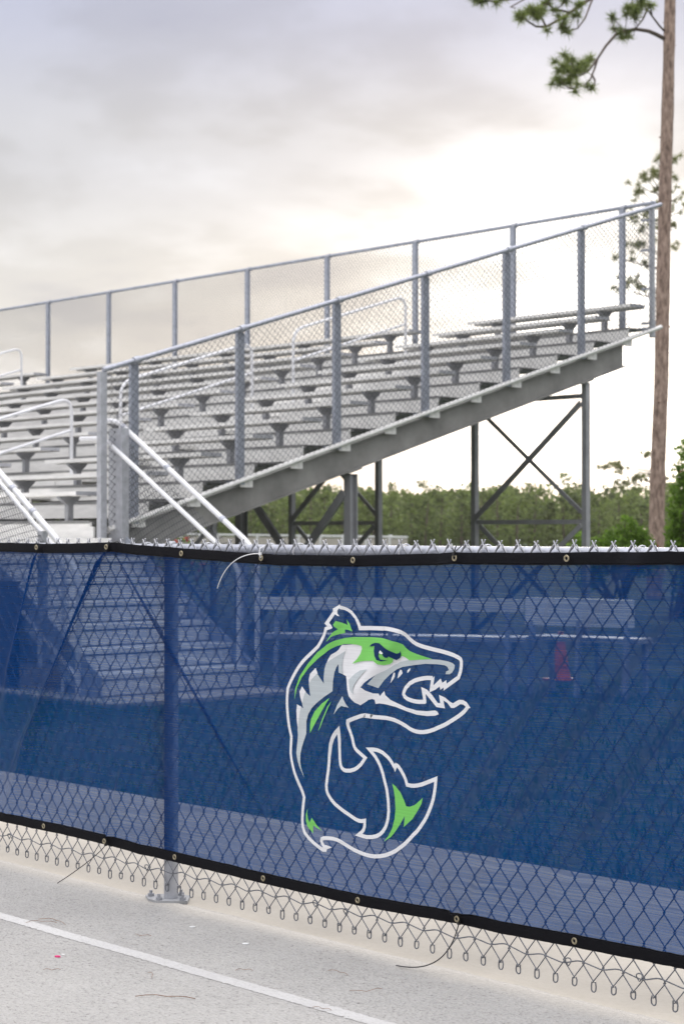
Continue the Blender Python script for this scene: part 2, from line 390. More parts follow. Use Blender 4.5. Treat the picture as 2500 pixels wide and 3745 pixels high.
# ---------------------------------------------------------------- traced shapes (metres)
EMBLEM_STROKES = [
 (0.0116,[(9.4042,0.2791),(9.3913,0.2824),(9.359,0.2952),(9.333,0.3087),(9.3156,0.3216),(9.3067,0.3388),(9.3044,0.3578),(9.3061,0.3881),(9.31,0.4143),(9.3133,0.4314),(9.3067,0.4483),(9.2958,0.473),(9.2885,0.494),(9.2752,0.5187),(9.2603,0.5432),(9.2526,0.562),(9.2516,0.5749),(9.2519,0.5944),(9.2526,0.6139),(9.2469,0.6286),(9.2402,0.6519),(9.2352,0.6841),(9.2325,0.7121),(9.2335,0.7447),(9.2361,0.7623),(9.2425,0.7735),(9.2558,0.7937),(9.2817,0.8264),(9.3114,0.8538),(9.3442,0.8765),(9.3773,0.8998),(9.3895,0.9142),(9.4024,0.9328),(9.413,0.9545)]),
 (0.0118,[(9.6308,0.9645),(9.6609,0.9652),(9.6908,0.9649),(9.7204,0.963),(9.744,0.9606),(9.7586,0.9578),(9.7688,0.9531),(9.7761,0.9453),(9.7834,0.9375),(9.7935,0.9305),(9.8079,0.9249),(9.8366,0.9187),(9.8793,0.9127),(9.9074,0.9094),(9.9354,0.905),(9.9576,0.9005),(9.9741,0.8954),(9.9846,0.8906),(9.9878,0.8833),(9.9873,0.8715),(9.9842,0.8556),(9.976,0.8381),(9.9727,0.8357)]),
 (0.012,[(9.8736,0.8306),(9.8509,0.8299),(9.8251,0.8258),(9.7992,0.8193),(9.7789,0.81),(9.7629,0.7969),(9.7541,0.7842),(9.7527,0.777),(9.7571,0.7702),(9.7673,0.7648),(9.7934,0.7595),(9.8193,0.7588),(9.8408,0.7606)]),
 (0.0116,[(10.0128,0.7571),(9.9987,0.7438),(9.9767,0.7294),(9.9491,0.7146),(9.9213,0.7006),(9.896,0.6908),(9.8786,0.6839),(9.8616,0.6785),(9.8473,0.675),(9.833,0.6727),(9.8187,0.6718),(9.8043,0.6724),(9.7899,0.6749),(9.7783,0.6781),(9.7637,0.6846),(9.7438,0.6912),(9.7292,0.6952),(9.7144,0.6986),(9.6996,0.7007),(9.6788,0.7021),(9.6548,0.7019),(9.6247,0.7014),(9.6004,0.7017),(9.6026,0.7029),(9.5873,0.7035),(9.572,0.7009),(9.5535,0.695),(9.5169,0.6812),(9.5144,0.6727),(9.5157,0.6623),(9.5225,0.6482),(9.5318,0.6302),(9.538,0.6098),(9.5433,0.6019),(9.552,0.5954),(9.5882,0.5768),(9.5689,0.5553),(9.5535,0.5445),(9.5411,0.5382),(9.5225,0.5327),(9.5038,0.5309),(9.4929,0.5322),(9.4844,0.5371),(9.4787,0.546),(9.4756,0.5646),(9.4749,0.5814),(9.474,0.5981),(9.4771,0.652),(9.4661,0.6427),(9.4503,0.6235),(9.4408,0.6058),(9.4344,0.5863),(9.4296,0.5668),(9.4265,0.5454),(9.4233,0.524),(9.4191,0.5045),(9.4162,0.4862),(9.4147,0.4784),(9.4163,0.4637),(9.4202,0.4546),(9.4281,0.4459),(9.4377,0.4364),(9.452,0.4263),(9.4772,0.4143),(9.4961,0.4069),(9.5148,0.4006),(9.5365,0.3926),(9.5489,0.3888),(9.5597,0.3869),(9.5705,0.3867),(9.5864,0.39),(9.5858,0.3733),(9.5812,0.3624),(9.5735,0.3543),(9.5597,0.345),(9.5766,0.3432),(9.5949,0.3423),(9.6162,0.3445),(9.6374,0.3501),(9.6524,0.3575),(9.6644,0.3671),(9.6749,0.3796),(9.6824,0.3948),(9.6868,0.4096),(9.6892,0.4303),(9.6883,0.4506),(9.686,0.4687),(9.6818,0.4908),(9.6721,0.5162),(9.6647,0.537),(9.6572,0.5527),(9.6476,0.5672),(9.6331,0.5834),(9.6064,0.6033),(9.624,0.6048),(9.6391,0.6045),(9.6512,0.6025),(9.6632,0.599),(9.6752,0.5933),(9.6871,0.5867),(9.6975,0.5789),(9.7064,0.5695),(9.7132,0.561)]),
 (0.0116,[(9.7211,0.5688),(9.7315,0.5637),(9.7417,0.5545),(9.752,0.5423),(9.7607,0.53),(9.7671,0.5148),(9.784,0.5137),(9.7985,0.5149),(9.81,0.5171),(9.8272,0.5214),(9.8444,0.5277),(9.8643,0.5351),(9.8852,0.5431),(9.8841,0.5321),(9.8818,0.5159),(9.8784,0.4996),(9.8742,0.4833),(9.8671,0.4666),(9.8585,0.4497),(9.8486,0.4326),(9.8386,0.4185),(9.8243,0.4018),(9.8099,0.3861),(9.7926,0.372),(9.7619,0.3453),(9.7385,0.3292),(9.7209,0.3179),(9.7002,0.3081),(9.6764,0.299),(9.6524,0.2928),(9.6313,0.2895),(9.6101,0.2885),(9.5949,0.2892),(9.5766,0.2908),(9.5581,0.2937),(9.5396,0.2972),(9.5241,0.3015),(9.5086,0.3058),(9.4898,0.3114),(9.4741,0.3158),(9.4615,0.3183),(9.4456,0.3195),(9.4297,0.3189),(9.4138,0.3174),(9.4026,0.3156),(9.3939,0.3118),(9.3929,0.3063),(9.3978,0.2984),(9.4067,0.289)]),
]
EMBLEM_FILLS = {
 'white': [
  [(9.4072,0.9585),(9.4178,0.9621),(9.4062,0.9706),(9.4455,1.0096),(9.4541,0.9999),(9.4274,0.973),(9.4512,0.9585),(9.4184,0.9504),(9.4114,0.9459),(9.404,0.9477)],
  [(9.4449,1.017),(9.4803,1.0311),(9.5038,1.025),(9.5319,1.0123),(9.5505,0.9972),(9.5628,0.9831),(9.5714,0.9688),(9.6148,0.9704),(9.6715,0.9709),(9.6715,0.9588),(9.6148,0.958),(9.5628,0.9556),(9.5551,0.9724),(9.5443,0.9887),(9.5257,1.0037),(9.5038,1.0146),(9.4834,1.0186),(9.4686,1.0118),(9.4875,0.9951),(9.4541,0.9999),(9.4455,1.0096)],
  [(9.9699,0.8411),(9.9809,0.8338),(9.9172,0.7974),(9.9172,0.8064),(9.9045,0.799),(9.9012,0.8084),(9.8848,0.7984),(9.8594,0.7888),(9.8665,0.8246),(9.8815,0.837),(9.8758,0.8094),(9.906,0.8315),(9.9124,0.819),(9.9283,0.8282),(9.9297,0.818)],
  [(9.8351,0.7662),(9.8265,0.8028),(9.8508,0.7963),(9.8721,0.7817),(9.8947,0.7608),(9.9045,0.7609),(9.8995,0.7844),(9.9241,0.7781),(9.9422,0.7684),(9.9552,0.7637),(9.9671,0.7704),(9.9795,0.7756),(9.9959,0.7759),(10.0096,0.7709),(10.0245,0.7559),(10.0096,0.7514),(10.0041,0.7588),(9.9959,0.7632),(9.985,0.7638),(9.9712,0.7566),(9.9602,0.7513),(9.9477,0.7504),(9.9325,0.7638),(9.9171,0.7697),(9.9235,0.7473),(9.889,0.7489),(9.8451,0.7839),(9.848,0.7581),(9.8422,0.7541)],
  [(9.7084,0.5626),(9.7167,0.5466),(9.7238,0.5593),(9.727,0.5653),(9.7197,0.5754),(9.7138,0.5692)],
  [(9.3994,0.287),(9.4122,0.297),(9.4425,0.2934),(9.4202,0.2843),(9.4163,0.2753),(9.3978,0.2751),(9.3913,0.2828)],
  [(9.485,0.9078),(9.5812,0.9173),(9.642,0.8787),(9.6609,0.8728),(9.7204,0.8839),(9.7557,0.8897),(9.7819,0.8768),(9.7439,0.8648),(9.7145,0.851),(9.6848,0.8412),(9.6473,0.8279),(9.6186,0.8128),(9.6004,0.8014),(9.5843,0.7871),(9.6004,0.7776),(9.6247,0.7709),(9.6473,0.7717),(9.6518,0.7644),(9.6713,0.7817),(9.6758,0.769),(9.6967,0.7571),(9.7262,0.7489),(9.7673,0.7385),(9.8078,0.7333),(9.8508,0.7343),(9.8834,0.7386),(9.8933,0.7353),(9.8975,0.7286),(9.882,0.7235),(9.8508,0.7203),(9.8078,0.7212),(9.7643,0.7282),(9.7203,0.7373),(9.6758,0.7424),(9.6503,0.7431),(9.6338,0.7402),(9.6292,0.7526),(9.6186,0.754),(9.6004,0.7497),(9.6026,0.7486),(9.572,0.7325),(9.5535,0.7402),(9.5319,0.7575),(9.5194,0.7755),(9.5116,0.7939),(9.5054,0.8154),(9.4907,0.8198),(9.4834,0.8457),(9.4976,0.8884)],
  [(9.4866,0.9089),(9.4724,0.8935),(9.4598,0.8856),(9.4376,0.8761),(9.4248,0.8627),(9.4168,0.8485),(9.4344,0.8579),(9.5069,0.8889),(9.5007,0.9095)],
  [(9.3669,0.8332),(9.3409,0.8136),(9.3344,0.795),(9.3367,0.7812),(9.3507,0.797),(9.3766,0.8145)],
  [(9.3042,0.7729),(9.2924,0.755),(9.2967,0.7359),(9.3056,0.7192),(9.3131,0.7391),(9.322,0.7562)],
  [(9.2801,0.7154),(9.2768,0.6935),(9.2792,0.6635),(9.2845,0.638),(9.2904,0.6644),(9.3013,0.7088)],
  [(9.6982,0.8052),(9.7041,0.8219),(9.713,0.8377),(9.7183,0.837),(9.7174,0.8267),(9.7115,0.8182)],
  [(9.7277,0.8212),(9.7322,0.8377),(9.7395,0.8473),(9.7454,0.8466),(9.7492,0.8377),(9.738,0.8279)],
  [(9.7696,0.8398),(9.7696,0.8469),(9.7775,0.8524),(9.7833,0.8531),(9.7804,0.8475),(9.7731,0.841)],
 ],
 'grey': [
  [(9.5038,0.8912),(9.4929,0.8714),(9.4882,0.848),(9.4907,0.8209),(9.473,0.8241),(9.4718,0.8497),(9.4629,0.8404),(9.4535,0.823),(9.4471,0.7952),(9.4465,0.7667),(9.4088,0.7474),(9.3767,0.7283),(9.3507,0.7095),(9.3344,0.6891),(9.3263,0.667),(9.3279,0.6414),(9.3295,0.6287),(9.323,0.611),(9.3148,0.5867),(9.3115,0.5671),(9.3148,0.5395),(9.3198,0.5142),(9.324,0.4921),(9.3148,0.5159),(9.3017,0.5405),(9.2868,0.5671),(9.2868,0.5973),(9.2878,0.6211),(9.2845,0.638),(9.2891,0.6643),(9.2957,0.6949),(9.3,0.7092),(9.3108,0.705),(9.3056,0.7192),(9.3115,0.739),(9.3203,0.7567),(9.3435,0.7443),(9.3367,0.7823),(9.3507,0.7981),(9.375,0.8165),(9.3896,0.8024),(9.4063,0.7868),(9.405,0.8033),(9.4088,0.8312),(9.4168,0.8496),(9.4344,0.86),(9.4661,0.8743)],
  [(9.6148,0.8423),(9.5781,0.8372),(9.5504,0.8242),(9.5241,0.8071),(9.5288,0.7917),(9.5381,0.7755),(9.5566,0.7642),(9.5511,0.7784),(9.5566,0.7933),(9.5751,0.8131),(9.5965,0.8309)],
  [(9.611,0.7979),(9.6473,0.8279),(9.6848,0.8433),(9.7204,0.8615),(9.7439,0.8709),(9.779,0.8777),(9.8223,0.8815),(9.8651,0.8846),(9.9074,0.8846),(9.9381,0.8818),(9.9562,0.8778),(9.9644,0.8723),(9.9617,0.8613),(9.9534,0.851),(9.9437,0.8459),(9.927,0.845),(9.9298,0.8527),(9.9409,0.8572),(9.9353,0.8658),(9.9242,0.8702),(9.8934,0.8715),(9.8452,0.87),(9.7935,0.8633),(9.7498,0.8559),(9.7263,0.8476),(9.6997,0.8318),(9.6728,0.8119),(9.6488,0.7879)],
  [(9.5007,0.7555),(9.4787,0.7267),(9.4661,0.6979),(9.485,0.7167),(9.5007,0.7266),(9.5325,0.7231)],
 ],
 'green': [
  [(9.2708,0.7286),(9.2751,0.7635),(9.295,0.8035),(9.3311,0.842),(9.3766,0.8806),(9.4216,0.906),(9.4661,0.9217),(9.5038,0.9306),(9.5474,0.935),(9.6209,0.9376),(9.6714,0.9373),(9.7056,0.9338),(9.741,0.9286),(9.7586,0.9223),(9.7673,0.9125),(9.7819,0.9041),(9.8079,0.8973),(9.8423,0.8909),(9.8764,0.8856),(9.8309,0.8817),(9.7804,0.8768),(9.763,0.885),(9.7498,0.8884),(9.741,0.8809),(9.7292,0.8752),(9.716,0.8776),(9.7145,0.8694),(9.7026,0.8616),(9.6818,0.8579),(9.6609,0.8594),(9.6489,0.865),(9.6413,0.8693),(9.6004,0.8666),(9.5751,0.8634),(9.535,0.8543),(9.5566,0.8693),(9.572,0.8857),(9.5782,0.9005),(9.5766,0.9088),(9.5597,0.9122),(9.5288,0.9133),(9.4976,0.9119),(9.4661,0.9038),(9.428,0.8883),(9.3831,0.8638),(9.3376,0.8316),(9.3049,0.7997),(9.2834,0.7683)],
  [(9.436,0.746),(9.3992,0.7256),(9.367,0.6999),(9.3507,0.6753),(9.3475,0.6558),(9.3517,0.6332),(9.3702,0.6596),(9.396,0.6956),(9.4216,0.7292)],
  [(9.4465,0.7372),(9.428,0.7191),(9.4089,0.6817),(9.3934,0.6406),(9.404,0.6558),(9.4169,0.6865),(9.4344,0.7195)],
  [(9.4184,0.9144),(9.4344,0.9288),(9.4566,0.9435),(9.4793,0.9559),(9.4598,0.9689),(9.4756,0.9811),(9.5157,0.9693),(9.5101,0.9865),(9.5241,0.9733),(9.5365,0.9504),(9.5194,0.955),(9.5032,0.9562),(9.5038,0.9449),(9.4819,0.9413),(9.4503,0.9316)],
  [(9.7078,0.513),(9.7226,0.5059),(9.7432,0.4897),(9.7578,0.469),(9.7665,0.4527),(9.7811,0.4527),(9.8013,0.4595),(9.8215,0.4737),(9.8352,0.4848),(9.83,0.4666),(9.8128,0.4427),(9.7926,0.4183),(9.7563,0.3909),(9.7607,0.4238),(9.7402,0.3961),(9.7166,0.369),(9.7031,0.3564),(9.6719,0.3383),(9.69,0.356),(9.7078,0.3822),(9.7181,0.4119),(9.7217,0.4387),(9.7196,0.469),(9.7152,0.4909)],
  [(9.3339,0.3997),(9.3264,0.3818),(9.3258,0.3603),(9.333,0.344),(9.359,0.3257),(9.3597,0.3503),(9.3752,0.3446),(9.3994,0.3383),(9.3752,0.3531),(9.3525,0.3729),(9.3427,0.3569),(9.3346,0.3698),(9.332,0.3845)],
 ],
 'navy': [
  [(9.6141,0.9097),(9.6232,0.9173),(9.6398,0.9218),(9.6609,0.9217),(9.6789,0.9157),(9.7027,0.9055),(9.7322,0.8937),(9.7439,0.8973),(9.7475,0.9035),(9.7483,0.8914),(9.7439,0.882),(9.7292,0.8748),(9.7041,0.8846),(9.6997,0.8805),(9.6923,0.8805),(9.6863,0.8853),(9.6842,0.8914),(9.6878,0.8936),(9.6729,0.9017),(9.6675,0.8957),(9.6663,0.8843),(9.6744,0.8745),(9.6997,0.8727),(9.6759,0.8694),(9.6579,0.8726),(9.6459,0.8844),(9.6383,0.8984),(9.6383,0.9128),(9.6247,0.9106)],
 ],
 'glint': [
  [(9.6729,0.9017),(9.6684,0.8937),(9.6818,0.8902),(9.6878,0.8936)],
 ],
}
TRUNK_PTS = [(-9.023, 18.709, 0.817), (-8.999, 18.73, 1.184), (-8.967, 18.743, 2.548), (-8.912, 18.778, 4.122), (-8.87, 18.79, 6.22), (-8.833, 18.806, 7.794), (-8.788, 18.829, 9.368), (-8.757, 18.843, 10.679), (-8.74, 18.849, 11.466), (-8.718, 18.851, 12.777), (-8.703, 18.837, 14.614)]
BRANCHES = [
   [(-8.79, 18.8, 10.71), (-8.84, 18.54, 10.78), (-8.84, 18.33, 10.8), (-8.92, 18.03, 10.8), (-8.96, 17.77, 10.73), (-8.99, 17.54, 10.63), (-9.03, 17.29, 10.37), (-9.04, 17.07, 10.1), (-9.06, 16.85, 9.85), (-9.04, 16.66, 9.74), (-9.02, 16.48, 9.66)] ,
   [(-9.16, 17.21, 10.14), (-9.07, 17.02, 9.91), (-8.99, 16.81, 9.67), (-8.93, 16.58, 9.52), (-8.93, 16.29, 9.38)] ,
   [(-9.11, 16.98, 9.8), (-8.98, 16.92, 9.66), (-8.9, 16.81, 9.52), (-8.89, 16.63, 9.41)] ,
   [(-8.81, 18.78, 10.87), (-8.78, 18.57, 10.94), (-8.78, 18.34, 11.09), (-8.73, 18.15, 11.16), (-8.7, 17.94, 11.26), (-8.69, 17.71, 11.41)] ,
   [(-8.78, 18.21, 11.18), (-8.78, 18.07, 10.96), (-8.81, 17.89, 10.76)] ,
   [(-8.66, 18.19, 11.04), (-8.61, 18.1, 11.13), (-8.57, 17.99, 11.21)] ,
   [(-8.72, 18.86, 12.21), (-9.09, 18.06, 11.9), (-9.29, 17.44, 11.51), (-9.27, 17.07, 11.24), (-9.32, 16.62, 10.94), (-9.33, 16.21, 10.69), (-9.27, 15.89, 10.53), (-9.21, 15.55, 10.46), (-9.14, 15.23, 10.49), (-9.01, 14.99, 10.49)] ,
   [(-8.99, 17.08, 11.38), (-8.95, 16.8, 11.12), (-8.89, 16.54, 10.73), (-8.84, 16.27, 10.48), (-8.83, 15.96, 10.37), (-8.76, 15.71, 10.36)] ,
   [(-9.04, 16.29, 10.82), (-9.12, 15.97, 10.84), (-9.13, 15.74, 10.9)] ,
   [(-9.0, 15.59, 10.42), (-9.02, 15.5, 10.56), (-9.04, 15.4, 10.68)] ,
   [(-8.72, 18.86, 12.4), (-9.31, 17.46, 11.97), (-9.55, 16.46, 11.49), (-9.55, 15.72, 11.1), (-9.43, 15.11, 10.78), (-9.03, 14.8, 10.62)] ,
   [(-9.34, 15.5, 11.01), (-9.48, 14.9, 10.87), (-9.53, 14.4, 10.76)] ,
]
TUFTS = [(-9.29, 16.33, 9.92), (-9.24, 16.52, 10.03), (-9.02, 16.47, 9.92), (-9.05, 16.59, 9.81), (-9.01, 16.34, 9.73), (-9.23, 16.39, 9.75), (-9.26, 16.21, 9.65), (-9.17, 16.17, 9.51), (-9.18, 17.04, 10.13), (-9.11, 16.83, 9.94), (-8.88, 16.63, 9.47), (-8.89, 16.33, 9.38), (-9.07, 16.28, 9.53), (-9.3, 16.17, 9.58), (-9.25, 16.66, 9.91), (-9.05, 16.14, 9.78), (-8.72, 17.68, 11.02), (-9.07, 17.6, 11.02), (-8.67, 17.59, 11.13), (-8.58, 17.83, 11.18), (-8.55, 18.01, 11.17), (-9.08, 17.74, 10.75), (-8.99, 17.84, 10.68), (-8.74, 17.81, 10.96), (-8.64, 17.47, 11.03), (-8.66, 17.75, 11.27), (-8.89, 17.94, 11.16), (-8.96, 17.72, 10.62), (-9.04, 15.24, 10.64), (-8.99, 15.01, 10.53), (-9.04, 15.4, 10.68), (-9.03, 14.96, 10.47), (-9.07, 15.51, 10.79), (-8.76, 15.71, 10.36), (-8.62, 15.71, 10.4), (-8.73, 16.04, 10.64), (-9.04, 15.84, 10.71), (-9.13, 15.74, 10.93), (-8.98, 16.06, 10.98), (-9.53, 14.4, 10.76), (-9.47, 14.62, 10.81), (-9.59, 14.34, 10.8), (-9.43, 14.81, 10.86), (-9.01, 15.13, 10.6), (-9.01, 15.28, 10.59), (-8.79, 15.68, 10.36), (-8.68, 16.09, 10.87), (-9.04, 15.84, 11.01)]
TUFTS2 = [(-20.61, 33.42, 12.11), (-21.02, 33.7, 11.88), (-20.94, 33.38, 11.56), (-21.03, 33.84, 11.33), (-21.4, 33.48, 11.51), (-20.92, 32.68, 11.04), (-20.67, 32.84, 11.11), (-21.24, 34.17, 11.0), (-21.27, 32.77, 10.62), (-21.01, 32.99, 10.31), (-21.55, 34.21, 10.74), (-21.17, 33.39, 10.12), (-21.36, 34.04, 10.43), (-20.82, 33.78, 10.16), (-21.4, 33.54, 9.72), (-21.02, 32.8, 9.56), (-21.28, 33.66, 9.77), (-21.81, 33.64, 9.34), (-21.75, 32.88, 9.35), (-21.42, 33.77, 9.27), (-21.68, 33.33, 8.64), (-20.88, 32.76, 8.55), (-21.94, 33.24, 8.48), (-21.27, 33.59, 8.54), (-20.31, 33.9, 12.12), (-20.11, 33.49, 11.53), (-20.8, 34.73, 11.1), (-20.36, 34.27, 11.2), (-20.77, 34.41, 10.36), (-20.75, 34.81, 10.84), (-20.84, 34.35, 9.57), (-21.26, 34.34, 11.86), (-20.61, 33.8, 12.05), (-21.0, 34.35, 11.3), (-20.67, 33.87, 10.54), (-21.23, 34.44, 9.84), (-21.27, 34.22, 12.02), (-20.6, 33.1, 11.61), (-21.19, 32.6, 8.4), (-21.01, 32.99, 8.41)]
TR2 = [(-20.878, 33.938, 0.59), (-20.833, 33.919, 4.837), (-20.768, 33.925, 8.845), (-20.72, 33.925, 12.05), (-20.707, 33.935, 12.371)]
TUFTS3 = [(-58.1, 76.8, 5.21), (-56.91, 75.75, 5.07), (-57.55, 75.89, 5.25), (-57.2, 74.83, 5.13), (-57.82, 75.06, 5.08), (-56.87, 75.57, 4.86), (-56.21, 76.16, 4.49), (-56.57, 76.8, 4.43), (-56.22, 77.19, 4.39), (-56.7, 78.06, 5.94), (-56.39, 77.42, 5.83), (-57.76, 77.03, 4.21), (-57.84, 76.62, 4.0), (-57.77, 77.3, 4.3), (-57.47, 76.17, 5.34), (-54.6, 77.1, 4.47)]
TR3 = [(-55.569, 77.604, 0.167), (-55.549, 77.585, 2.621), (-55.521, 77.56, 6.056), (-55.516, 77.555, 6.71)]

R = random.Random(11)
def structure(name, mb, mat, smooth=False):
    o = part(name, mb, mat, smooth=smooth); o['kind'] = 'structure'; return o
# ---------------------------------------------------------------- ground
g = MB(); g.add([(-1500,-1500,-.03),(1500,-1500,-.03),(1500,1500,-.03),(-1500,1500,-.03)], [(0,1,2,3)])
structure('ground', g, M['soil'])
YF = -6.0594                                   # the plane of the chain link
g = MB(); g.box(-30, 45, -6.30, -4.60, -.12, 0.0)
structure('concrete_strip', g, M['concrete'])
# path: its edge along the concrete is ragged
g = MB(); n = 700; vs = []; fs = []
for i in range(n+1):
    x = 5+8.5*i/n
    e = -6.045+.012*noise.noise(Vector((x*1.3, 0, 0)))+.010*noise.noise(Vector((x*7, 3, 0)))+.006*noise.noise(Vector((x*40, 5, 0)))
    vs += [(x, e, .004), (x, -7.6, .004)]
fs = [(2*i, 2*i+1, 2*i+3, 2*i+2) for i in range(n)]
g.add(vs, fs)
g.add([(5,-7.6,.004),(13.5,-7.6,.004),(13.5,-60,.004),(5,-60,.004)], [(0,1,2,3)])
g.add([(-60,-6.05,.004),(5,-6.05,.004),(5,-60,.004),(-60,-60,.004)], [(0,1,2,3)])
g.add([(13.5,-6.05,.004),(70,-6.05,.004),(70,-60,.004),(13.5,-60,.004)], [(0,1,2,3)])
structure('asphalt_path', g, M['asphalt'])
g = MB(); vs = []; n = 900
for i in range(n+1):
    x = 4+10*i/n
    q = .005*noise.noise(Vector((x*3, 9, 0)))
    vs += [(x, -6.576+q+.007*noise.noise(Vector((x*60, 1, 0))), .0052), (x, -6.630+q+.007*noise.noise(Vector((x*60, 7, 0))), .0052)]
g.add(vs, [(2*i, 2*i+1, 2*i+3, 2*i+2) for i in range(n)])
structure('painted_line', g, M['line'])
g = MB(); g.box(-40, 2.45, -1.95, -.10, -.1, .0)
structure('concrete_pad', g, M['pad'])
# grass between the fence and the grandstand
g = MB()
for i in range(26000):
    x = R.uniform(-2, 13); y = -4.6+2.9*R.random() if x < 3.2 else -4.6+9.5*R.random()**1.3
    a = R.uniform(0, 6.28); h = R.uniform(.025, .075); w = .006
    dx, dy = math.cos(a)*w, math.sin(a)*w; lx, ly = R.uniform(-.03,.03), R.uniform(-.03,.03)
    z0 = -.03
    g.add([(x-dx,y-dy,z0),(x+dx,y+dy,z0),(x+lx,y+ly,z0+h)], [(0,1,2)])
o = part('grass', g, M['grass_blade'], fix=False, kind='stuff')
o['label'] = 'short dark green grass seen through the blue banner'; o['category'] = 'grass'

# ---------------------------------------------------------------- grandstand
S = .3044
GS = thing('grandstand', (0, 0, 0), 'grey aluminium bleacher grandstand with chain link guard rails behind the blue banner', 'grandstand')
bk = lambda k: -.35+.6225*k
zk = lambda k: 1.355+.189*k
A0, A1 = -16.0, -.20
LEN = A1-A0
# rows: risers, footboards, seats
foot0 = None
for k in range(13):
    b, z = bk(k), zk(k)
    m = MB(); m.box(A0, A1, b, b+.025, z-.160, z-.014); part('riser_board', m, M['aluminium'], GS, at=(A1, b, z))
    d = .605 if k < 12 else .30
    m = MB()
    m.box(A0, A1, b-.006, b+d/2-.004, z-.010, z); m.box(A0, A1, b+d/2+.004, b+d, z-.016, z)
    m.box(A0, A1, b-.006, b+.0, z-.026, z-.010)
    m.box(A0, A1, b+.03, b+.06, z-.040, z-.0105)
    part('footboard', m, M['foot_under_shade'], GS, at=(A1, b, z))
te = None
for k in range(1, 13):
    if te is None:
        m = MB(); m.box(-.018, -.010, bk(k)-.30, bk(k)-.15, zk(k)-.247, zk(k)-.14)
        te = part('tread_end', m, M['aluminium'], GS, at=(0, bk(k), zk(k)))
    else: again(te, GS, (0, bk(k), zk(k)))
SEATS = [(-2.68, -.07), (-11.53, -3.72), (-16.0, -12.58)]
def seat_mesh(x0, x1, k):
    b, z = bk(k), zk(k)+.215
    m = MB(); m.box(x0, x1, b-.10, b+.145, z+.038, z+.045)
    m.box(x0, x1, b-.10, b-.094, z+.010, z+.038); m.box(x0, x1, b+.139, b+.145, z, z+.038); m.box(x0, x1, b+.02, b+.026, z+.004, z+.038)
    return m
def seat_bracket(x, k):
    b, z = bk(k), zk(k)
    m = MB()
    m.prism([(b+.0,z),(b+.06,z),(b+.06,z+.14),(b+.13,z+.205),(b+.13,z+.22),(b-.085,z+.22),(b-.085,z+.205),(b-.0,z+.14)], 'x', x-.027, x+.027)
    return m
br0 = None
for si, (x0, x1) in enumerate(SEATS):
    s0 = None
    for k in range(13):
        xr = x1-(.2 if (si == 0 and k == 0) else 0)
        if s0 is None or (si == 0 and k <= 1):
            s0 = part('seat_plank', seat_mesh(x0, xr, k), M['aluminium'], GS, at=(xr, bk(k), zk(k)))
            c = MB(); c.box(xr, xr+.006, bk(k)-.10, bk(k)+.145, zk(k)+.225, zk(k)+.260)
            part('end_cap', c, M['alu_end'], s0)
            c = MB(); c.box(x0, xr-.02, bk(k)+.03, bk(k)+.075, zk(k)+.219, zk(k)+.250); part('seat_shade_strip', c, M['bracket'], s0)  # dark strip added to stand for the shade under the seat
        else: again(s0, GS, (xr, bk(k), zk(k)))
        n = max(2, round((x1-x0-.9)/1.75)+1)
        for i in range(n):
            x = x1-.5-(x1-x0-.9)*i/(n-1)
            if si == 2 and x < -15.5: continue
            if br0 is None: br0 = part('seat_bracket', seat_bracket(x, k), M['bracket'], GS, at=(x, bk(k), zk(k)))
            else: again(br0, GS, (x, bk(k), zk(k)))
# half steps in the aisles
st0 = None
for ac in (-3.2, -12.05):
    for k in range(12):
        for sgn in (-1, 1):
            x = ac+sgn*.245; y = bk(k)+.37; z = zk(k)
            if st0 is None:
                m = MB(); m.box(x-.235, x+.235, y, y+.235, z+.05, z+.095); m.box(x-.235, x+.235, y, y+.015, z+.001, z+.05)
                st0 = part('aisle_step', m, M['aluminium'], GS, at=(x, y, z))
            else: again(st0, GS, (x, y, z))
# aisle handrails (white bent pipe)
def aisle_rail(a, b0, b1, off=.915):
    kk = lambda b: 1.355+.189*(b+.35)/.6225
    zt0, zt1 = kk(b0)-.12+off, kk(b1)-.12+off
    m = MB(); m.tube(bend([(a,b0,kk(b0)-.20),(a,b0,zt0),(a,b1,zt1),(a,b1,kk(b1)-.20)], .17, 6), .0185, 8)
    r = part('aisle_handrail', m, M['white_pipe'], GS, at=(a,b0,kk(b0)), smooth=True)
    m = MB(); m.tube([(a,b0+.02,zt0-.36),(a,b1-.02,zt1-.36)], .016, 8)
    part('mid_rail', m, M['white_pipe'], r, smooth=True)
for a in (-3.2, -12.05):
    aisle_rail(a, -.20, 1.47); aisle_rail(a, 2.11, 3.97); aisle_rail(a, 4.60, 6.45)
# side guard: sloped pipes, posts, chain link
ZB = lambda b: 1.377+S*b
ZT = lambda b: 2.7922+S*b
m = MB(); m.tube([(.02,-.36,ZT(-.36)-.0),(.02,7.46,ZT(7.46))], .024, 10); part('guard_rail', m, M['galv_rail'], GS, smooth=True, label='sloping top pipe of the side guard')
m = MB(); m.tube([(.02,-.30,ZB(-.30)-.01),(.02,7.46,ZB(7.46)-.01)], .024, 10); part('guard_rail', m, M['aluminium'], GS, smooth=True, label='sloping bottom pipe of the side guard')
for k in range(6):
    b = 1.22*k
    m = MB(); m.box(-.052,-.008, b-.034, b+.034, ZB(b)-.03, ZT(b)-.03)
    m.box(-.008,-.002, b-.042, b+.042, ZB(b)-.05, ZT(b)-.04)
    p = part('guard_post', m, M['galv'], GS, at=(0,b,ZB(b)))
    c = MB(); c.box(-.16,-.06, b-.05, b+.05, ZB(b)-.03, ZB(b)-.018); part('base_plate', c, M['galv'], p)
    c = MB(); c.tube([(.02,b-.03,ZT(b-.03)),(.02,b+.03,ZT(b+.03))], .034, 10); part('pipe_clamp', c, M['galv_rail'], p, smooth=True)
b = 7.32
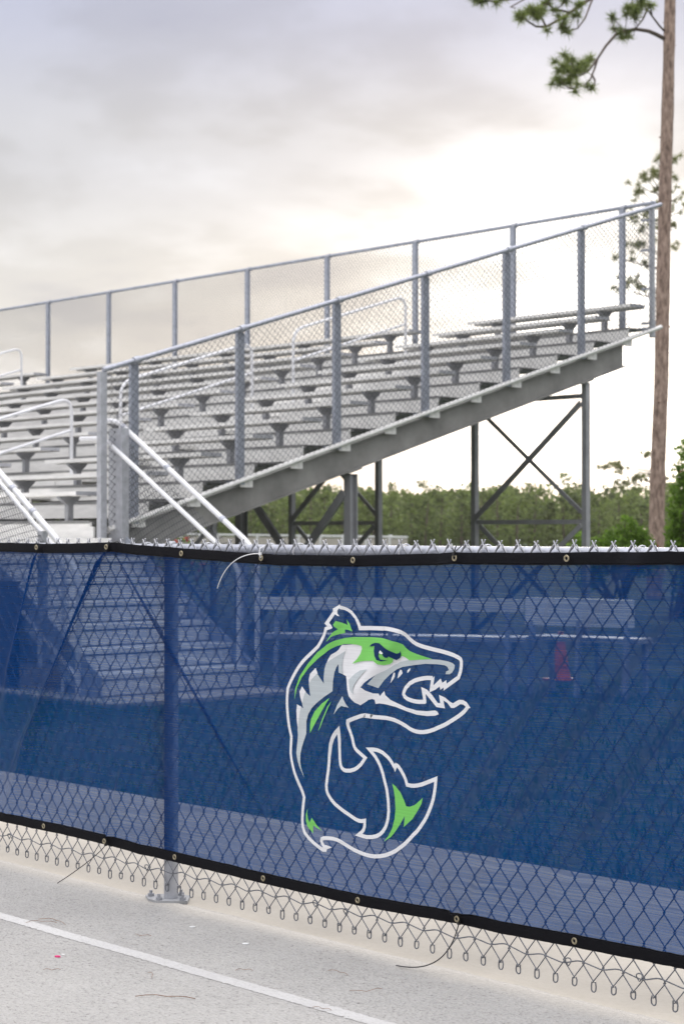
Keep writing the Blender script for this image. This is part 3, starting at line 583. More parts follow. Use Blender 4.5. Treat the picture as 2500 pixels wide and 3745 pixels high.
m = MB(); m.tube([(0.0,b,ZB(b)-.1),(0.0,b,ZT(b))], .036, 10); p = part('guard_post', m, M['galv_light'], GS, at=(0,b,ZB(b)), smooth=True, label='round corner post at the top of the stand')
for z in (.05, .45, .9, 1.25):
    c = MB(); c.tube([(0,b,ZB(b)+z),(0,b,ZB(b)+z+.035)], .041, 10); part('tension_band', c, M['galv_light'], p, smooth=True)
    c = MB(); c.beam((0,b,ZB(b)+z+.017),(-.12,b-.05,ZB(b)+z+.017), .012, .025); part('band_arm', c, M['galv'], p)
m = MB(); m.box(-.032,.032, -.39,-.325, .02, ZT(-.35)-.02); part('corner_post', m, M['galv_light'], GS, at=(0,-.35,0))
# back guard
bb = 7.40; ZR = 5.085
m = MB(); m.tube([(-16.2,bb,ZR),(-.03,bb,ZR),(.0,bb-.06,ZR-.02)], .023, 10); part('guard_rail', m, M['galv'], GS, smooth=True, label='level top pipe of the back guard')
m = MB(); m.tube([(-16.2,bb,3.62),(-.02,bb,3.62)], .022, 8); part('guard_rail', m, M['galv'], GS, smooth=True, label='level bottom pipe of the back guard')
p0 = None
for i in range(9):
    a = -.4795-1.7441*i
    if p0 is None:
        m = MB(); m.box(a-.030,a+.030, bb-.05, bb-.005, 3.45, ZR-.02); m.box(a-.036,a+.036,bb-.055,bb-.05,3.45,ZR-.03)
        p0 = part('back_post', m, M['galv'], GS, at=(a,bb,3.45))
        c = MB(); c.tube([(a-.03,bb,ZR),(a+.03,bb,ZR)], .033, 10); part('pipe_clamp', c, M['galv_light'], p0, smooth=True)
    else: again(p0, GS, (a,bb,3.45))
# chain link
def chain(mb, P, u0, u1, v0, v1, pu, pv, r, n=3, dn=.0025, jit=0., tip=0):
    """zigzag wires in the sheet P(u,v,out): each wire swings half a mesh to either side of its line"""
    nu = int((u1-u0)/(pu/2)); nv = int(round((v1-v0)/(pv/2)))
    for i in range(nu):
        uc = u0+(i+.5)*pu/2
        pts = []
        for j in range(nv+1):
            s = 1 if (j+i) % 2 == 0 else -1
            u = uc+s*pu/4*1.06; v = v0+(v1-v0)*j/nv
            if jit:
                u += jit*noise.noise(Vector((u*3.1, v*3.1, 2))); v += jit*noise.noise(Vector((u*3.3, v*3.3, 8)))
            pts.append((u, v, s*dn))
        o = len(mb.v)
        for (u, v, w) in pts:
            for q in range(n):
                t = 2*math.pi*q/n+.5
                mb.v.append(P(u+math.cos(t)*r, v, w+math.sin(t)*r))
        for j in range(nv):
            for q in range(n):
                a = o+j*n+q; c = o+j*n+(q+1) % n
                mb.f.append((a, c, c+n, a+n))
m = MB(); chain(m, lambda u,v,w: (.045+w, u, 1.377+S*u+v), -.32, 7.30, .01, 1.40, .066, .066, .0031)
part('chain_link_mesh', m, M['wire_stand'], GS, fix=False, kind='stuff', label='chain link infill of the side guard')
m = MB(); chain(m, lambda u,v,w: (u, bb+.03+w, v), -16.0, -.02, 3.64, 5.07, .062, .062, .0030)
part('chain_link_mesh', m, M['wire_stand'], GS, fix=False, kind='stuff', label='chain link infill of the back guard')
# sloping girders, legs, bracing
GX = [-.08]+[-1.80-1.67*i for i in range(0, 8)]
m = MB()
g0 = None
def girder(x, top=1.185):
    m = MB(); zt = lambda b: top+S*b
    def pr(x0, x1, o0, o1):
        m.prism([(-.25,zt(-.25)+o0-0),(6.88,zt(6.88)+o0),(6.88,zt(6.88)+o1),(-.25,zt(-.25)+o1)], 'x', x0, x1)
    D = .232 if top < 1.2 else .272
    pr(x-.006, x+.006, -D+.012, -.012)
    pr(x-.055, x+.055, -.012, 0)
    pr(x-.055, x+.055, -D, -D+.012)
    return m
for i, x in enumerate(GX):
    if i == 0: part('girder', girder(x, 1.322), M['steel'], GS, at=(x,0,0))
    elif g0 is None: g0 = part('girder', girder(x), M['steel'], GS, at=(x,0,0))
    else: again(g0, GS, (x,0,0))
h0 = None; l0 = None
BF, BR_ = 2.68, 6.24
zg = lambda b: 1.05+S*b
for i, x in enumerate(GX):
    if i == 1: zg = lambda b: .953+S*b
    if i <= 1:
        m = MB(); m.box(x-.05,x+.05,BF-.048,BF-.040,-.02,zg(BF)-.035); m.box(x-.05,x+.05,BF+.040,BF+.048,-.02,zg(BF)-.035); m.box(x-.004,x+.004,BF-.04,BF+.04,-.02,zg(BF)-.035)
        h0 = part('front_leg', m, M['steel_leg'], GS, at=(x,BF,0))
        c = MB(); c.beam((x,BF-.09,zg(BF-.09)-.005),(x,BF+.09,zg(BF+.09)-.005), .14, .014); part('cap_plate', c, M['steel'], h0)
        m = MB(); m.box(x-.034,x+.034,BR_-.034,BR_-.026,-.02,zg(BR_)-.02); m.box(x+.026,x+.034,BR_-.026,BR_+.034,-.02,zg(BR_)-.02)
        l0 = part('rear_leg', m, M['steel_leg'], GS, at=(x,BR_,0))
        c = MB(); c.beam((x,BR_-.11,zg(BR_-.11)-.005),(x,BR_+.07,zg(BR_+.07)-.005), .12, .014); part('cap_plate', c, M['steel'], l0)
    else:
        again(h0, GS, (x,BF,0)); again(l0, GS, (x,BR_,0))
def brace(p, q, w=.055):
    m = MB(); m.beam(p, q, .010, w); m.beam((p[0],p[1]+w*.4,p[2]), (q[0],q[1]+w*.4,q[2]), w*.8, .010)
    part('brace', m, M['steel_leg'], GS, at=p)
for i in range(0, 8, 2):
    xa, xb = GX[i], GX[i+1]; b = BR_; zt = zg(b)
    brace((xa-.03,b-.05,zt-.15), (xb+.03,b-.05,1.40), .07)
    brace((xb+.03,b+.05,zt-.15), (xa-.03,b+.05,1.42), .05)
    brace((xa-.02,b,1.37), (xb+.02,b,1.37), .05)
    brace((xa-.03,b-.05,1.33), (xb+.03,b-.05,.06), .06)
    brace((xb+.03,b+.05,1.33), (xa-.03,b+.05,.06), .06)
    brace((xa-.02,b-.02,zt-.07), (xb+.02,b-.02,zt-.07), .05)
    b = BF; zt = zg(b)
    brace((xa-.05,b-.05,zt-.12), (xb+.05,b-.05,.06), .09)
    brace((xb+.05,b+.05,zt-.12), (xa-.05,b+.05,.06), .09)
# walkway in front of the first row
m = MB(); m.box(A0, .14, -1.75, -.36, 1.165, 1.20); m.box(A0, .14, -1.76, -1.75, 1.06, 1.20); m.box(.14,.15,-1.75,-.36,1.06,1.20)
part('walkway_deck', m, M['aluminium'], GS, at=(.14,-.36,1.2))
m = MB(); m.box(A0, -.14, -.352, -.33, 1.20, 1.30); part('riser_board', m, M['aluminium'], GS, at=(-.14,-.35,1.2))
l1 = None
for x in GX:
    if l1 is None:
        m = MB(); m.box(x-.03,x+.03,-1.70,-1.64,-.02,1.06); l1 = part('walkway_leg', m, M['steel_leg'], GS, at=(x,-1.67,0))
    else: again(l1, GS, (x,-1.67,0))
m = MB(); m.box(-16, .92, -1.80, -1.785, .02, .86); part('dark_panel', m, M['dark'], GS, at=(.92,-1.8,0))  # dark sheet below the front edge of the walkway

# ---------------------------------------------------------------- stairs up to the walkway
ST = thing('stairs', (1.95, -.95, 0), 'aluminium stairs with white pipe handrails rising to the front walkway of the grandstand', 'stairs')
tr0 = None
for i in range(6):
    x1 = 1.95-.298*i; z = .172*(i+1)
    if tr0 is None:
        m = MB(); m.box(x1-.31, x1+.012, -1.72, -.22, z-.035, z-.0); t0_ = part('tread', m, M['aluminium'], ST, at=(x1,-.95,z))
        m = MB(); m.box(x1-.012, x1, -1.72, -.22, z-.160, z-.050); r0_ = part('step_riser', m, M['aluminium'], ST, at=(x1,-.95,z)); tr0 = 1
    else:
        again(t0_, ST, (x1,-.95,z)); again(r0_, ST, (x1,-.95,z))
m = MB(); x1 = 1.95-.298*6; m.box(x1-.012, x1, -1.72, -.22, 1.03, 1.15); part('step_riser', m, M['aluminium'], ST, at=(x1,-.95,1.2))
for y in (-1.735, -.205):
    m = MB(); m.prism([(1.98,-.01),(1.98,.16),(.16,1.21),(.12,1.0),(1.72,-.01)], 'y', y-.008, y+.008); part('stringer', m, M['galv'], ST, at=(1.95,y,0))
def pipe(name, pts, r=.024, parent=None, bendr=.07):
    m = MB(); m.tube(bend(pts, bendr, 4), r, 10); return part(name, m, M['white_pipe'], parent or ST, at=pts[0], smooth=True)
def collar(p, d, parent, r=.028):
    p = Vector(p); d = Vector(d).normalized()*.02
    c = MB(); c.tube([p-d, p+d], r, 10); part('collar', c, M['galv_rail'], parent, smooth=True)
r1 = pipe('stair_rail', [(-.36,-.15,2.268),(-.05,-.15,2.235),(1.78,-.15,1.165),(1.90,-.15,1.02),(1.90,-.15,0.0)], .023)
dr = (1.83,0,-1.07)
for f in (.05, .40, .82): collar((-.05+1.83*f,-.15,2.235-1.07*f), dr, r1)
r2 = pipe('stair_rail', [(-.46,-.27,2.095),(-.10,-.27,2.088),(1.70,-.27,1.055),(1.81,-.27,.93),(1.81,-.27,0.0)], .020)
r3 = pipe('stair_rail', [(-.15,-.15,1.250),(1.89,-.15,.10)], .022)
n1 = pipe('stair_rail', [(-.7,-1.75,2.15),(.0,-1.75,2.10),(1.40,-1.75,1.195),(1.66,-1.75,.96),(1.70,-1.75,.84),(1.70,-1.75,.0)], .025)
for f in (.55, .76): collar((1.40*f,-1.75,2.10-.905*f), (1.4,0,-.905), n1, .030)
n2 = pipe('stair_rail', [(-.7,-1.66,1.97),(.0,-1.66,1.93),(1.30,-1.66,1.08),(1.36,-1.66,.95),(1.36,-1.66,.0)], .020)
n3 = pipe('stair_rail', [(-.1,-1.75,1.25),(1.68,-1.75,.14)], .022)
m = MB(); m.box(-.06,.145,-.245,-.237,.02,2.17); m.box(.137,.145,-.236,-.17,.02,2.17); part('rail_post', m, M['galv_light'], ST, at=(.15,-.17,0))
m = MB(); m.box(1.165,1.235,-1.775,-1.725,.2,1.26); part('rail_post', m, M['galv_light'], ST, at=(1.2,-1.75,.2))
for x, z0, z1, y in ((1.72,.17,1.17,-.15),):
    m = MB(); m.box(x-.03,x+.03,y-.02,y+.02,z0,z1); part('rail_post', m, M['galv'], ST, at=(x,y,z0))
m = MB()
chain(m, lambda u,v,w: (u, -.12+w, 1.25-.564*(u+.15)+v*(1-.08*(u))), -.02, 1.88, .0, .94, .066, .066, .0031)
part('chain_link_mesh', m, M['wire_stand'], ST, fix=False, kind='stuff')
m = MB()
chain(m, lambda u,v,w: (u, -1.78+w, 1.19-.63*u+v*(.88-.05*u)), -.6, 1.62, .0, .98, .066, .066, .0031)
part('chain_link_mesh', m, M['wire_stand'], ST, fix=False, kind='stuff')

# ---------------------------------------------------------------- benches beyond the banner
def bench(p0, p1, zs, zb0, zb1, label, board='aluminium'):
    p0 = Vector((*p0,0)); p1 = Vector((*p1,0)); d = (p1-p0).normalized(); nrm = Vector((d.y,-d.x,0))  # nrm faces the fence
    t = thing('team_bench', tuple(p0), label, 'bench', None)
    def plank(name, off, z0, z1, th, mat):
        m = MB(); c = nrm*off
        vs = []
        for z in (z0, z1):
            for s in (-th/2, th/2):
                for q in (p0, p1): vs.append(q+c+nrm*s+Vector((0,0,z)))
        m.add(vs, [(0,1,3,2),(4,6,7,5),(0,4,5,1),(2,3,7,6),(0,2,6,4),(1,5,7,3)])
        return part(name, m, mat, t)
    plank('seat_plank', .0, zs-.040, zs, .26, M['alu_end'])
    plank('backrest', .20, zb0, zb1, .03, M[board])
    L = (p1-p0).length
    for f in (.06, .5, .94):
        q = p0+d*L*f; m = MB()
        m.beam(q-nrm*.12+Vector((0,0,-.03)), q-nrm*.10+Vector((0,0,zs-.046)), .05, .03, d)
        m.beam(q+nrm*.24+Vector((0,0,-.03)), q+nrm*.175+Vector((0,0,zb1)), .05, .03, d)
        part('leg', m, M['galv'], t, at=tuple(q))
    return t
bench((1.93,-.05), (3.72,1.10), .43, .63, .73, 'long low aluminium team bench seen through the banner left of the white backed one')
bench((3.60,1.36), (4.52,1.56), .43, .52, .735, label='short team bench with a tall white back seen through the banner', board='white_board')
def cone(p, h, r, label):
    t = thing('safety_cone', p, label, 'cone')
    m = MB(); n = 16; m.tube([(p[0],p[1],p[2]+.02),(p[0],p[1],p[2]+h*.5),(p[0],p[1],p[2]+h)], [r*.8, r*.5, r*.22], n); part('cone_body', m, M['red'], t, smooth=True)
    m = MB(); m.box(p[0]-r,p[0]+r,p[1]-r,p[1]+r,p[2],p[2]+.02); part('cone_base', m, M['red'], t)
cone((2.90,2.42,-.03), .42, .11, 'red cone standing behind the team benches seen through the banner')

# ---------------------------------------------------------------- chain link fence
FE = thing('chain_link_fence', (8.614, YF, 0), 'galvanised chain link fence with a round top rail along the path', 'fence')
m = MB(); m.tube([(4,YF+.030,1.188),(12.6,YF+.030,1.188)], .0215, 16); part('top_rail', m, M['galv_rail'], FE, smooth=True)
m = MB()
chain(m, lambda u,v,w: (u, YF+w, v), 6.9, 11.6, .060, 1.2180, .0666, .0882, .00205, 6, .0028, jit=.006)
# knuckled lower ends and twisted, barbed upper ends
nu = int((11.6-6.9)/(.0666/2)); bot = MB()
for i in range(nu-1):
    uc = 6.9+(i+.5)*.0333
    j = Vector((uc*3.1, .2, 2)); 
    if i % 2 == 0:      # the pair of wires i, i+1 meets at the bottom
        u = uc+.0666/4; du = R.uniform(-.003,.003)
        z = .041+R.uniform(-.004,.004)
        pts = [(u-.0035,YF-.003,.066)]
        for k in range(11):
            t = math.pi*(1.12-k/10*1.30); pts.append((u+du*(.5-.5*math.sin(t))+.0058*math.cos(t), YF-.003+.0006*k, z+.009-(.0095*(.25+.75*abs(math.sin(t))) if 0 < t < math.pi else -.006)))
        pts.append((u+.0035,YF+.003,.066)); m.tube(pts, .0020, 6)
part('chain_link_mesh', m, M['wire_near'], FE, fix=False, kind='stuff', smooth=True); m = MB()
nv = int(round((1.2180-.060)/(.0882/2)))
for i in range(nu-1):
    s = 1 if (nv+i) % 2 == 0 else -1
    if s == 1:          # wires i (right swing) and i+1 (left swing) meet at the top
        u = 6.9+(i+.5)*.0333+.0666/4; e = R.uniform(-.002,.002); zt = 1.2265+R.uniform(-.002,.002)
        jx = .006*noise.noise(Vector((u*3.1, 1.218*3.1, 2))); u += jx
        m.tube([(u-.010,YF+.003,1.203),(u-.001,YF+.003,1.2175),(u+.0060+e,YF+.001,zt)], .0021, 6)
        m.tube([(u+.010,YF-.003,1.203),(u+.001,YF-.003,1.2175),(u-.0050+e,YF-.002,zt+R.uniform(-.002,.002))], .0021, 6)
        m.tube([(u-.0190,YF-.002,1.1925+R.uniform(-.002,.004)),(u-.0045,YF-.001,1.2155)], .0019, 6)
        m.tube([(u+.0205,YF+.002,1.1925+R.uniform(-.002,.004)),(u+.0060,YF+.001,1.2155)], .0019, 6)
part('wire_ends', m, M['wire_end_lit'], FE, fix=False, kind='stuff', smooth=True, label='twisted wire ends along the top rail')
# the tension wire weaving near the bottom, with hog rings
m = MB(); pts = []
for i in range(560):
    x = 6.9+i*.0084; ph = x/.0333*math.pi
    pts.append((x, YF-.0045+.002*math.sin(ph), .107+.0055*math.sin(ph*.5)+.006*noise.noise(Vector((x*5,0,0)))))
m.tube(pts, .0019, 6); part('tension_wire', m, M['wire_near'], FE, smooth=True)
hr = None
for x in (7.62, 8.49, 9.36, 9.50, 10.38, 10.62):
    if hr is None:
        m = MB(); m.tube([(x+.009*math.cos(t), YF-.006+.003*math.sin(t*2), .107+.010*math.sin(t)) for t in [k*.55 for k in range(13)]], .0017, 6)
        hr = part('hog_ring', m, M['wire_near'], FE, at=(x,YF,.107), smooth=True)
    else: again(hr, FE, (x,YF,.107+R.uniform(-.003,.003)))
# posts with loop caps, base plates and bolts
p0 = None
for x in (8.580, 5.53, 11.63):
    if p0 is None:
        y = YF+.030
        m = MB(); m.tube([(x,y,.012),(x,y,1.165)], .0242, 20); p0 = part('fence_post', m, M['galv_light'], FE, at=(x,y,0), smooth=True)
        c = MB(); c.prism([(x-.098,y-.035),(x-.035,y-.070),(x+.012,y-.070),(x+.086,y+.004),(x+.02,y+.066),(x-.045,y+.066)], 'z', .0015, .0115); part('base_plate', c, M['steel_leg'], p0)
        for bx, by in ((-.068,-.034),(.005,-.054),(.060,.004),(-.01,.050)):
            c = MB(); n = 6
            c.prism([(x+bx+.011*math.cos(k*math.pi/3), y+by+.011*math.sin(k*math.pi/3)) for k in range(6)], 'z', .012, .021)
            c.tube([(x+bx,y+by,.021),(x+bx,y+by,.031)], .0055, 8); part('bolt', c, M['wire'], p0)
        c = MB(); c.tube([(x,y,1.155),(x,y,1.175)], .0285, 18)
        c.tube([(x-.017,y,1.188),(x+.017,y,1.188)], [.0265,.0265], 18); c.tube([(x,y,1.205),(x,y,1.219)], [.021,.012], 12)
        part('loop_cap', c, M['galv_light'], p0, smooth=True)
    else: again(p0, FE, (x,YF+.030,0))
rt = None
for x in (8.44, 8.78, 9.10, 9.245, 9.72, 10.05, 10.60):
    if rt is None:
        m = MB(); m.tube([(x+.004*math.sin(t), YF+.030-.026*math.cos(t), 1.188+.026*math.sin(t)) for t in [-.9+k*.35 for k in range(14)]], .0021, 6)
        rt = part('rail_tie', m, M['white_pipe'], FE, at=(x,YF,1.188), smooth=True)
    else: again(rt, FE, (x,YF,1.188))

# ---------------------------------------------------------------- banner
TOP = [(6.6,1.212),(7.589,1.2094),(7.95,1.2070),(8.298,1.2141),(8.40,1.2075),(8.619,1.1985),(8.914,1.1872),(9.19,1.1785),(9.57,1.1795),(9.915,1.1890),(9.972,1.1915),(10.23,1.1930),(10.784,1.2003),(11.6,1.203)]
BOT = [(6.6,.16),(7.593,.1582),(8.0,.158),(8.276,.1547),(8.45,.1478),(8.654,.1460),(9.122,.1390),(9.562,.1340),(9.80,.1395),(9.984,.1447),(10.15,.1430),(10.411,.1489),(10.781,.1533),(11.6,.156)]
def lerp(T, x):
    for (x0,y0),(x1,y1) in zip(T, T[1:]):
        if x <= x1:
            t = (x-x0)/(x1-x0); return y0+(y1-y0)*t
    return T[-1][1]
FOLDS = [ # from, to, start width, end width, depth, skew
 ((8.290,1.185),(7.66,.28),.012,.040,.020,.45), ((8.292,1.185),(9.12,.34),.007,.016,-.011,-.35),
 ((8.290,1.17),(8.60,.40),.008,.018,-.006,.0), ((9.965,1.165),(9.14,.36),.028,.050,.012,.2),
 ((10.62,1.15),(9.95,.34),.028,.042,.013,.3), ((10.88,1.14),(10.12,.32),.032,.048,.016,.3), ((11.12,1.12),(10.38,.30),.032,.05,.016,.3),
 ((9.121,1.15),(8.78,.95),.006,.02,.007,0), ((8.693,1.16),(8.74,.80),.008,.02,-.005,0), ((9.547,1.15),(9.44,.90),.008,.02,.005,0),
 ((9.98,.165),(9.90,.30),.010,.030,.010,0), ((9.99,.165),(10.10,.30),.010,.03,.007,0), ((8.273,.175),(8.36,.42),.010,.022,.007,0), ((8.657,.17),(8.45,.36),.01,.022,-.005,0),
 ((7.84,1.18),(7.60,.6),.012,.04,.012,0), ((10.389,1.16),(10.30,.95),.01,.03,.006,0),
]
def relief(x, z):
    h = .0022*noise.noise(Vector((x*2.2, z*2.6, 4)))+.0010*noise.noise(Vector((x*9, z*5, 1)))
    e = min(1, max(0, (z-.17)/.12), max(0, (1.16-z)/.05)+.25)
    h += .004*e*noise.noise(Vector((x*1.1, z*.9, 12)))
    for (x0,z0),(x1,z1),w0,w1,amp,sk in FOLDS:
        dx, dz = x1-x0, z1-z0; L = math.hypot(dx, dz); dx /= L; dz /= L
        t = ((x-x0)*dx+(z-z0)*dz)/L
        if t < -.05 or t > 1.12: continue
        d = (x-x0)*dz-(z-z0)*dx
        w = w0+(w1-w0)*max(0, min(1, t))
        if sk: w *= (1+sk) if d > 0 else (1-sk)
        env = min(1, max(0, t+.05)/.10)*min(1, max(0, 1.12-t)/.35)
        h += (2.7 if abs(x0-9.965) > .01 else 1.3)*amp*env*math.exp(-(d/w)**2)
    return h
def cloth_y(x, z):
    return YF-.0078-max(-.0012, relief(x, z))
BA = thing('windscreen_banner', (9.6, YF-.012, .67), 'blue mesh windscreen with black hems and a white and green fish emblem on the fence', 'banner')
for (P0, P1, w0, w1) in (((8.30,1.17),(9.14,.32),.007,.011),):
    m = MB(); P0 = Vector(P0); P1 = Vector(P1); d = (P1-P0).normalized(); nn = Vector((-d.y, d.x)); n = 60
    for layer in (.0045,):
        vs = []
        for i in range(n+1):
            q = P0+(P1-P0)*(i/n); w = w0+(w1-w0)*i/n; w *= min(1, (n-i)/n*1.6)*min(1, i/n*4+.2)*(1+.25*noise.noise(Vector((i*.13, w0*90, 0))))
            for s in (-1, -.35, .35, 1):
                r = q+nn*(w*s*(1 if layer < .005 else .7)); vs.append((r.x, cloth_y(r.x, r.y)+layer, r.y))
        m.add(vs, [(4*i+k, 4*i+k+1, 4*i+k+5, 4*i+k+4) for i in range(n) for k in range(3)])
    part('fabric_pleat', m, M['cloth'], BA, smooth=True, fix=False)
HEM = .034
NX, NZ = 440, 100
m = MB(); vs = []
for j in range(NZ+1):
    v = j/NZ
    for i in range(NX+1):
        x = 7.0+4.5*i/NX
        zt, zb_ = lerp(TOP, x)-.004, lerp(BOT, x)+.004
        z = zb_+(zt-zb_)*v
        vs.append((x, cloth_y(x, z), z))
m.add(vs, [(j*(NX+1)+i, j*(NX+1)+i+1, (j+1)*(NX+1)+i+1, (j+1)*(NX+1)+i) for j in range(NZ) for i in range(NX)])
o = part('mesh_fabric', m, M['cloth'], BA, smooth=True, fix=False)
def hem(T, up):
    m = MB(); n = 500; rows = 6; vs = []
    for i in range(n+1):
        x = 7.0+4.5*i/n; z0 = lerp(T, x)
        wob = .0016*noise.noise(Vector((x*12, 3 if up else 8, 0)))+.001*noise.noise(Vector((x*45, 3, 0)))
        prof = [(.0, .001), (.0, .0045), (.10, .0058), (.5, .0050+.0010*noise.noise(Vector((x*16,1,0)))), (.86, .0055), (.90, .0040), (1.0, .0050), (1.0, .001)]
        for f, off in prof:
            z = z0+(-1 if up else 1)*f*HEM+wob
            y = min(cloth_y(x, z), cloth_y(x, z0))
            vs.append((x, y-off, z))
    k = 8
    m.add(vs, [(i*k+q, i*k+q+1, (i+1)*k+q+1, (i+1)*k+q) for i in range(n) for q in range(k-1)])
    return part('hem', m, M['hem'], BA, smooth=True, fix=True)
hem(TOP, True); hem(BOT, False)
GT = [(7.40,1.194),(7.841,1.1935),(8.288,1.198),(8.693,1.178),(9.121,1.167),(9.547,1.165),(9.972,1.176),(10.389,1.179),(10.84,1.184)]
GB = [(7.45,.176),(7.866,.175),(8.273,.171),(8.657,.163),(9.122,.156),(9.562,.151),(9.988,.162),(10.409,.166),(10.84,.17)]
gr = None
for x, z in GT+GB:
    y = min(cloth_y(x, z), cloth_y(x, z+.016), cloth_y(x, z-.016))-.0072
    if gr is None:
        m = MB(); N1, N2 = 20, 8
        vs = []
        for i in range(N1):
            t = 2*math.pi*i/N1
            for q in range(N2):
                s = 2*math.pi*q/N2; r = .0070+.0026*math.cos(s)
                vs.append((x+r*math.cos(t), y+.0017*math.sin(s), z+r*math.sin(t)))
        m.add(vs, [(i*N2+q, ((i+1)%N1)*N2+q, ((i+1)%N1)*N2+(q+1)%N2, i*N2+(q+1)%N2) for i in range(N1) for q in range(N2)])
        gr = part('grommet', m, M['brass'], BA, at=(x,y,z), smooth=True)
        c = MB(); c.prism([(x+.0052*math.cos(k*.5236), z+.0052*math.sin(k*.5236)) for k in range(12)], 'y', y+.0012, y+.0032); part('eyelet_hole', c, M['dark'], gr)
    else: again(gr, BA, (x,y,z))

# the emblem: flat print laid on the cloth, each ink a little proud of the one below
def print_part(name, polys, mat, off, step=.010):
    for pi, P in enumerate(polys):
        m = MB(); P = [Vector(p) for p in P]; lift = off+.0008*(pi % 2)
        Q = []
        for a, b in zip(P, P[1:]+P[:1]):
            n = max(1, int((b-a).length/step))
            for k in range(n): Q.append(a+(b-a)*k/n)
        xs = [p.x for p in Q]; zs = [p.y for p in Q]
        nb = len(Q); pts = list(Q)
        def inside(px, pz):
            c = False
            for i in range(nb):
                a, b = Q[i], Q[i-1]
                if (a.y > pz) != (b.y > pz) and px < (b.x-a.x)*(pz-a.y)/(b.y-a.y)+a.x: c = not c
            return c
        x = min(xs)+step/2
        while x < max(xs):
            z = min(zs)+step/2
            while z < max(zs):
                if inside(x, z) and min((p-Vector((x,z))).length for p in Q) > step*.35: pts.append(Vector((x,z)))
                z += step
            x += step
        r = delaunay_2d_cdt(pts, [(i,(i+1) % nb) for i in range(nb)], [list(range(nb))], 1, 1e-6)
        vs = [(p.x, cloth_y(p.x, p.y)-lift, p.y) for p in r[0]]
        m.add(vs, [tuple(f) for f in r[2]]); part(name, m, mat, BA, fix=False, smooth=True)
def smooth_line(P, step=.012):
    """keeps sharp corners, rounds the gentle bends"""
    P = [Vector(p) for p in P]; out = []
    n = len(P)
    def sharp(i):
        if i <= 0 or i >= n-1: return True
        return (P[i]-P[i-1]).normalized().dot((P[i+1]-P[i]).normalized()) < .55
    for i in range(n-1):
        p1, p2 = P[i], P[i+1]
        p0 = P[i-1] if not sharp(i) else p1; p3 = P[i+2] if not sharp(i+1) else p2
        k = max(1, int((p2-p1).length/step))
        for j in range(k):
            t = j/k
            out.append(.5*((2*p1)+(p2-p0)*t+(2*p0-5*p1+4*p2-p3)*t*t+(3*p1-p0-3*p2+p3)*t**3))
    out.append(P[-1]); return out
def ribbons(lines, off, mb):
    for w, L in lines:
        P = smooth_line(L); n = len(P); vs = []
        for i, p in enumerate(P):
            d0 = (p-P[i-1]).normalized() if i else (P[1]-p).normalized()
            d1 = (P[i+1]-p).normalized() if i < n-1 else d0
            n0 = Vector((-d0.y, d0.x)); n1 = Vector((-d1.y, d1.x))
            mt = (n0+n1)
            if mt.length < 1e-4: mt = n1.copy()
            mt.normalize(); s = min(4.0, 1/max(.2, mt.dot(n1)))
            for sg in (-1, 1):
                q = p+mt*(sg*w/2*s); vs.append((q.x, cloth_y(q.x, q.y)-off, q.y))
        mb.add(vs, [(2*i, 2*i+1, 2*i+3, 2*i+2) for i in range(n-1)])
for qi, S_ in enumerate(EMBLEM_STROKES):
    mo = MB(); ribbons([S_], .0014+.00012*qi, mo)
    part('emblem_outline', mo, M['ink_white'], BA, fix=False, smooth=True)
print_part('emblem_face', EMBLEM_FILLS['white'], M['ink_white'], .0022)
print_part('emblem_shading', EMBLEM_FILLS['grey'], M['ink_grey'], .0040)
print_part('emblem_marking', EMBLEM_FILLS['green'], M['ink_green'], .0050)
print_part('emblem_eye', EMBLEM_FILLS['navy'], M['ink_navy'], .0064)
print_part('emblem_glint', EMBLEM_FILLS['glint'], M['ink_white'], .0074)

# ---------------------------------------------------------------- cable ties
def tie(pts, loop, r, mat, label):
    t = thing('cable_tie', pts[0], label, 'cable tie')
    m = MB(); m.tube(bend(pts, .03, 5), [r]*len(bend(pts, .03, 5)), 6); part('strap_tail', m, mat, t, smooth=True)
    m = MB(); m.tube(loop, r, 6); part('strap_loop', m, mat, t, smooth=True)
    p = pts[0]; m = MB(); m.box(p[0]-.004,p[0]+.004,p[1]-.004,p[1]+.003,p[2]-.004,p[2]+.005); part('strap_head', m, mat, t)
    return t
y = YF-.024
def curve3(a, b, c, d, n=14):
    a, b, c, d = map(Vector, (a,b,c,d)); return [a*(1-t)**3+b*3*t*(1-t)**2+c*3*t*t*(1-t)+d*t**3 for t in [k/n for k in range(n+1)]]
tie(curve3((9.118,y,1.181),(9.03,y-.03,1.184),(8.965,y-.03,1.13),(8.925,y-.02,1.068)), [(9.121,y-.001,1.167),(9.118,y-.004,1.178),(9.112,y+.002,1.197),(9.112,YF+.02,1.214),(9.116,YF+.052,1.20),(9.118,YF+.045,1.175)], .0016, M['white_plastic'], 'white cable tie with a long loose tail at the top hem')
tie(curve3((8.273,y,.158),(8.27,y-.02,.13),(8.18,y-.06,.06),(8.085,y-.075,.0075)), [(8.273,y-.001,.171),(8.275,y-.003,.16),(8.276,YF,.150),(8.272,YF+.006,.165)], .0015, M['black_plastic'], 'black cable tie hanging from the bottom hem left of the fence post')
tie(curve3((9.992,y,.150),(9.99,y-.03,.06),(9.95,y-.06,.012),(9.80,y-.06,.0080)), [(9.988,y-.001,.162),(9.992,y-.003,.152),(9.993,YF,.144),(9.99,YF+.006,.158)], .0017, M['black_plastic'], 'black cable tie curling from the bottom hem down to the path right of the emblem')
tie(curve3((8.290,y,1.206),(8.295,y-.004,1.212),(8.297,y-.006,1.216),(8.30,y-.006,1.220),6), [(8.288,y-.001,1.198),(8.291,y-.003,1.209),(8.292,YF+.01,1.216),(8.292,YF+.052,1.20)], .0017, M['black_plastic'], 'short black cable tie at the peak of the top hem')
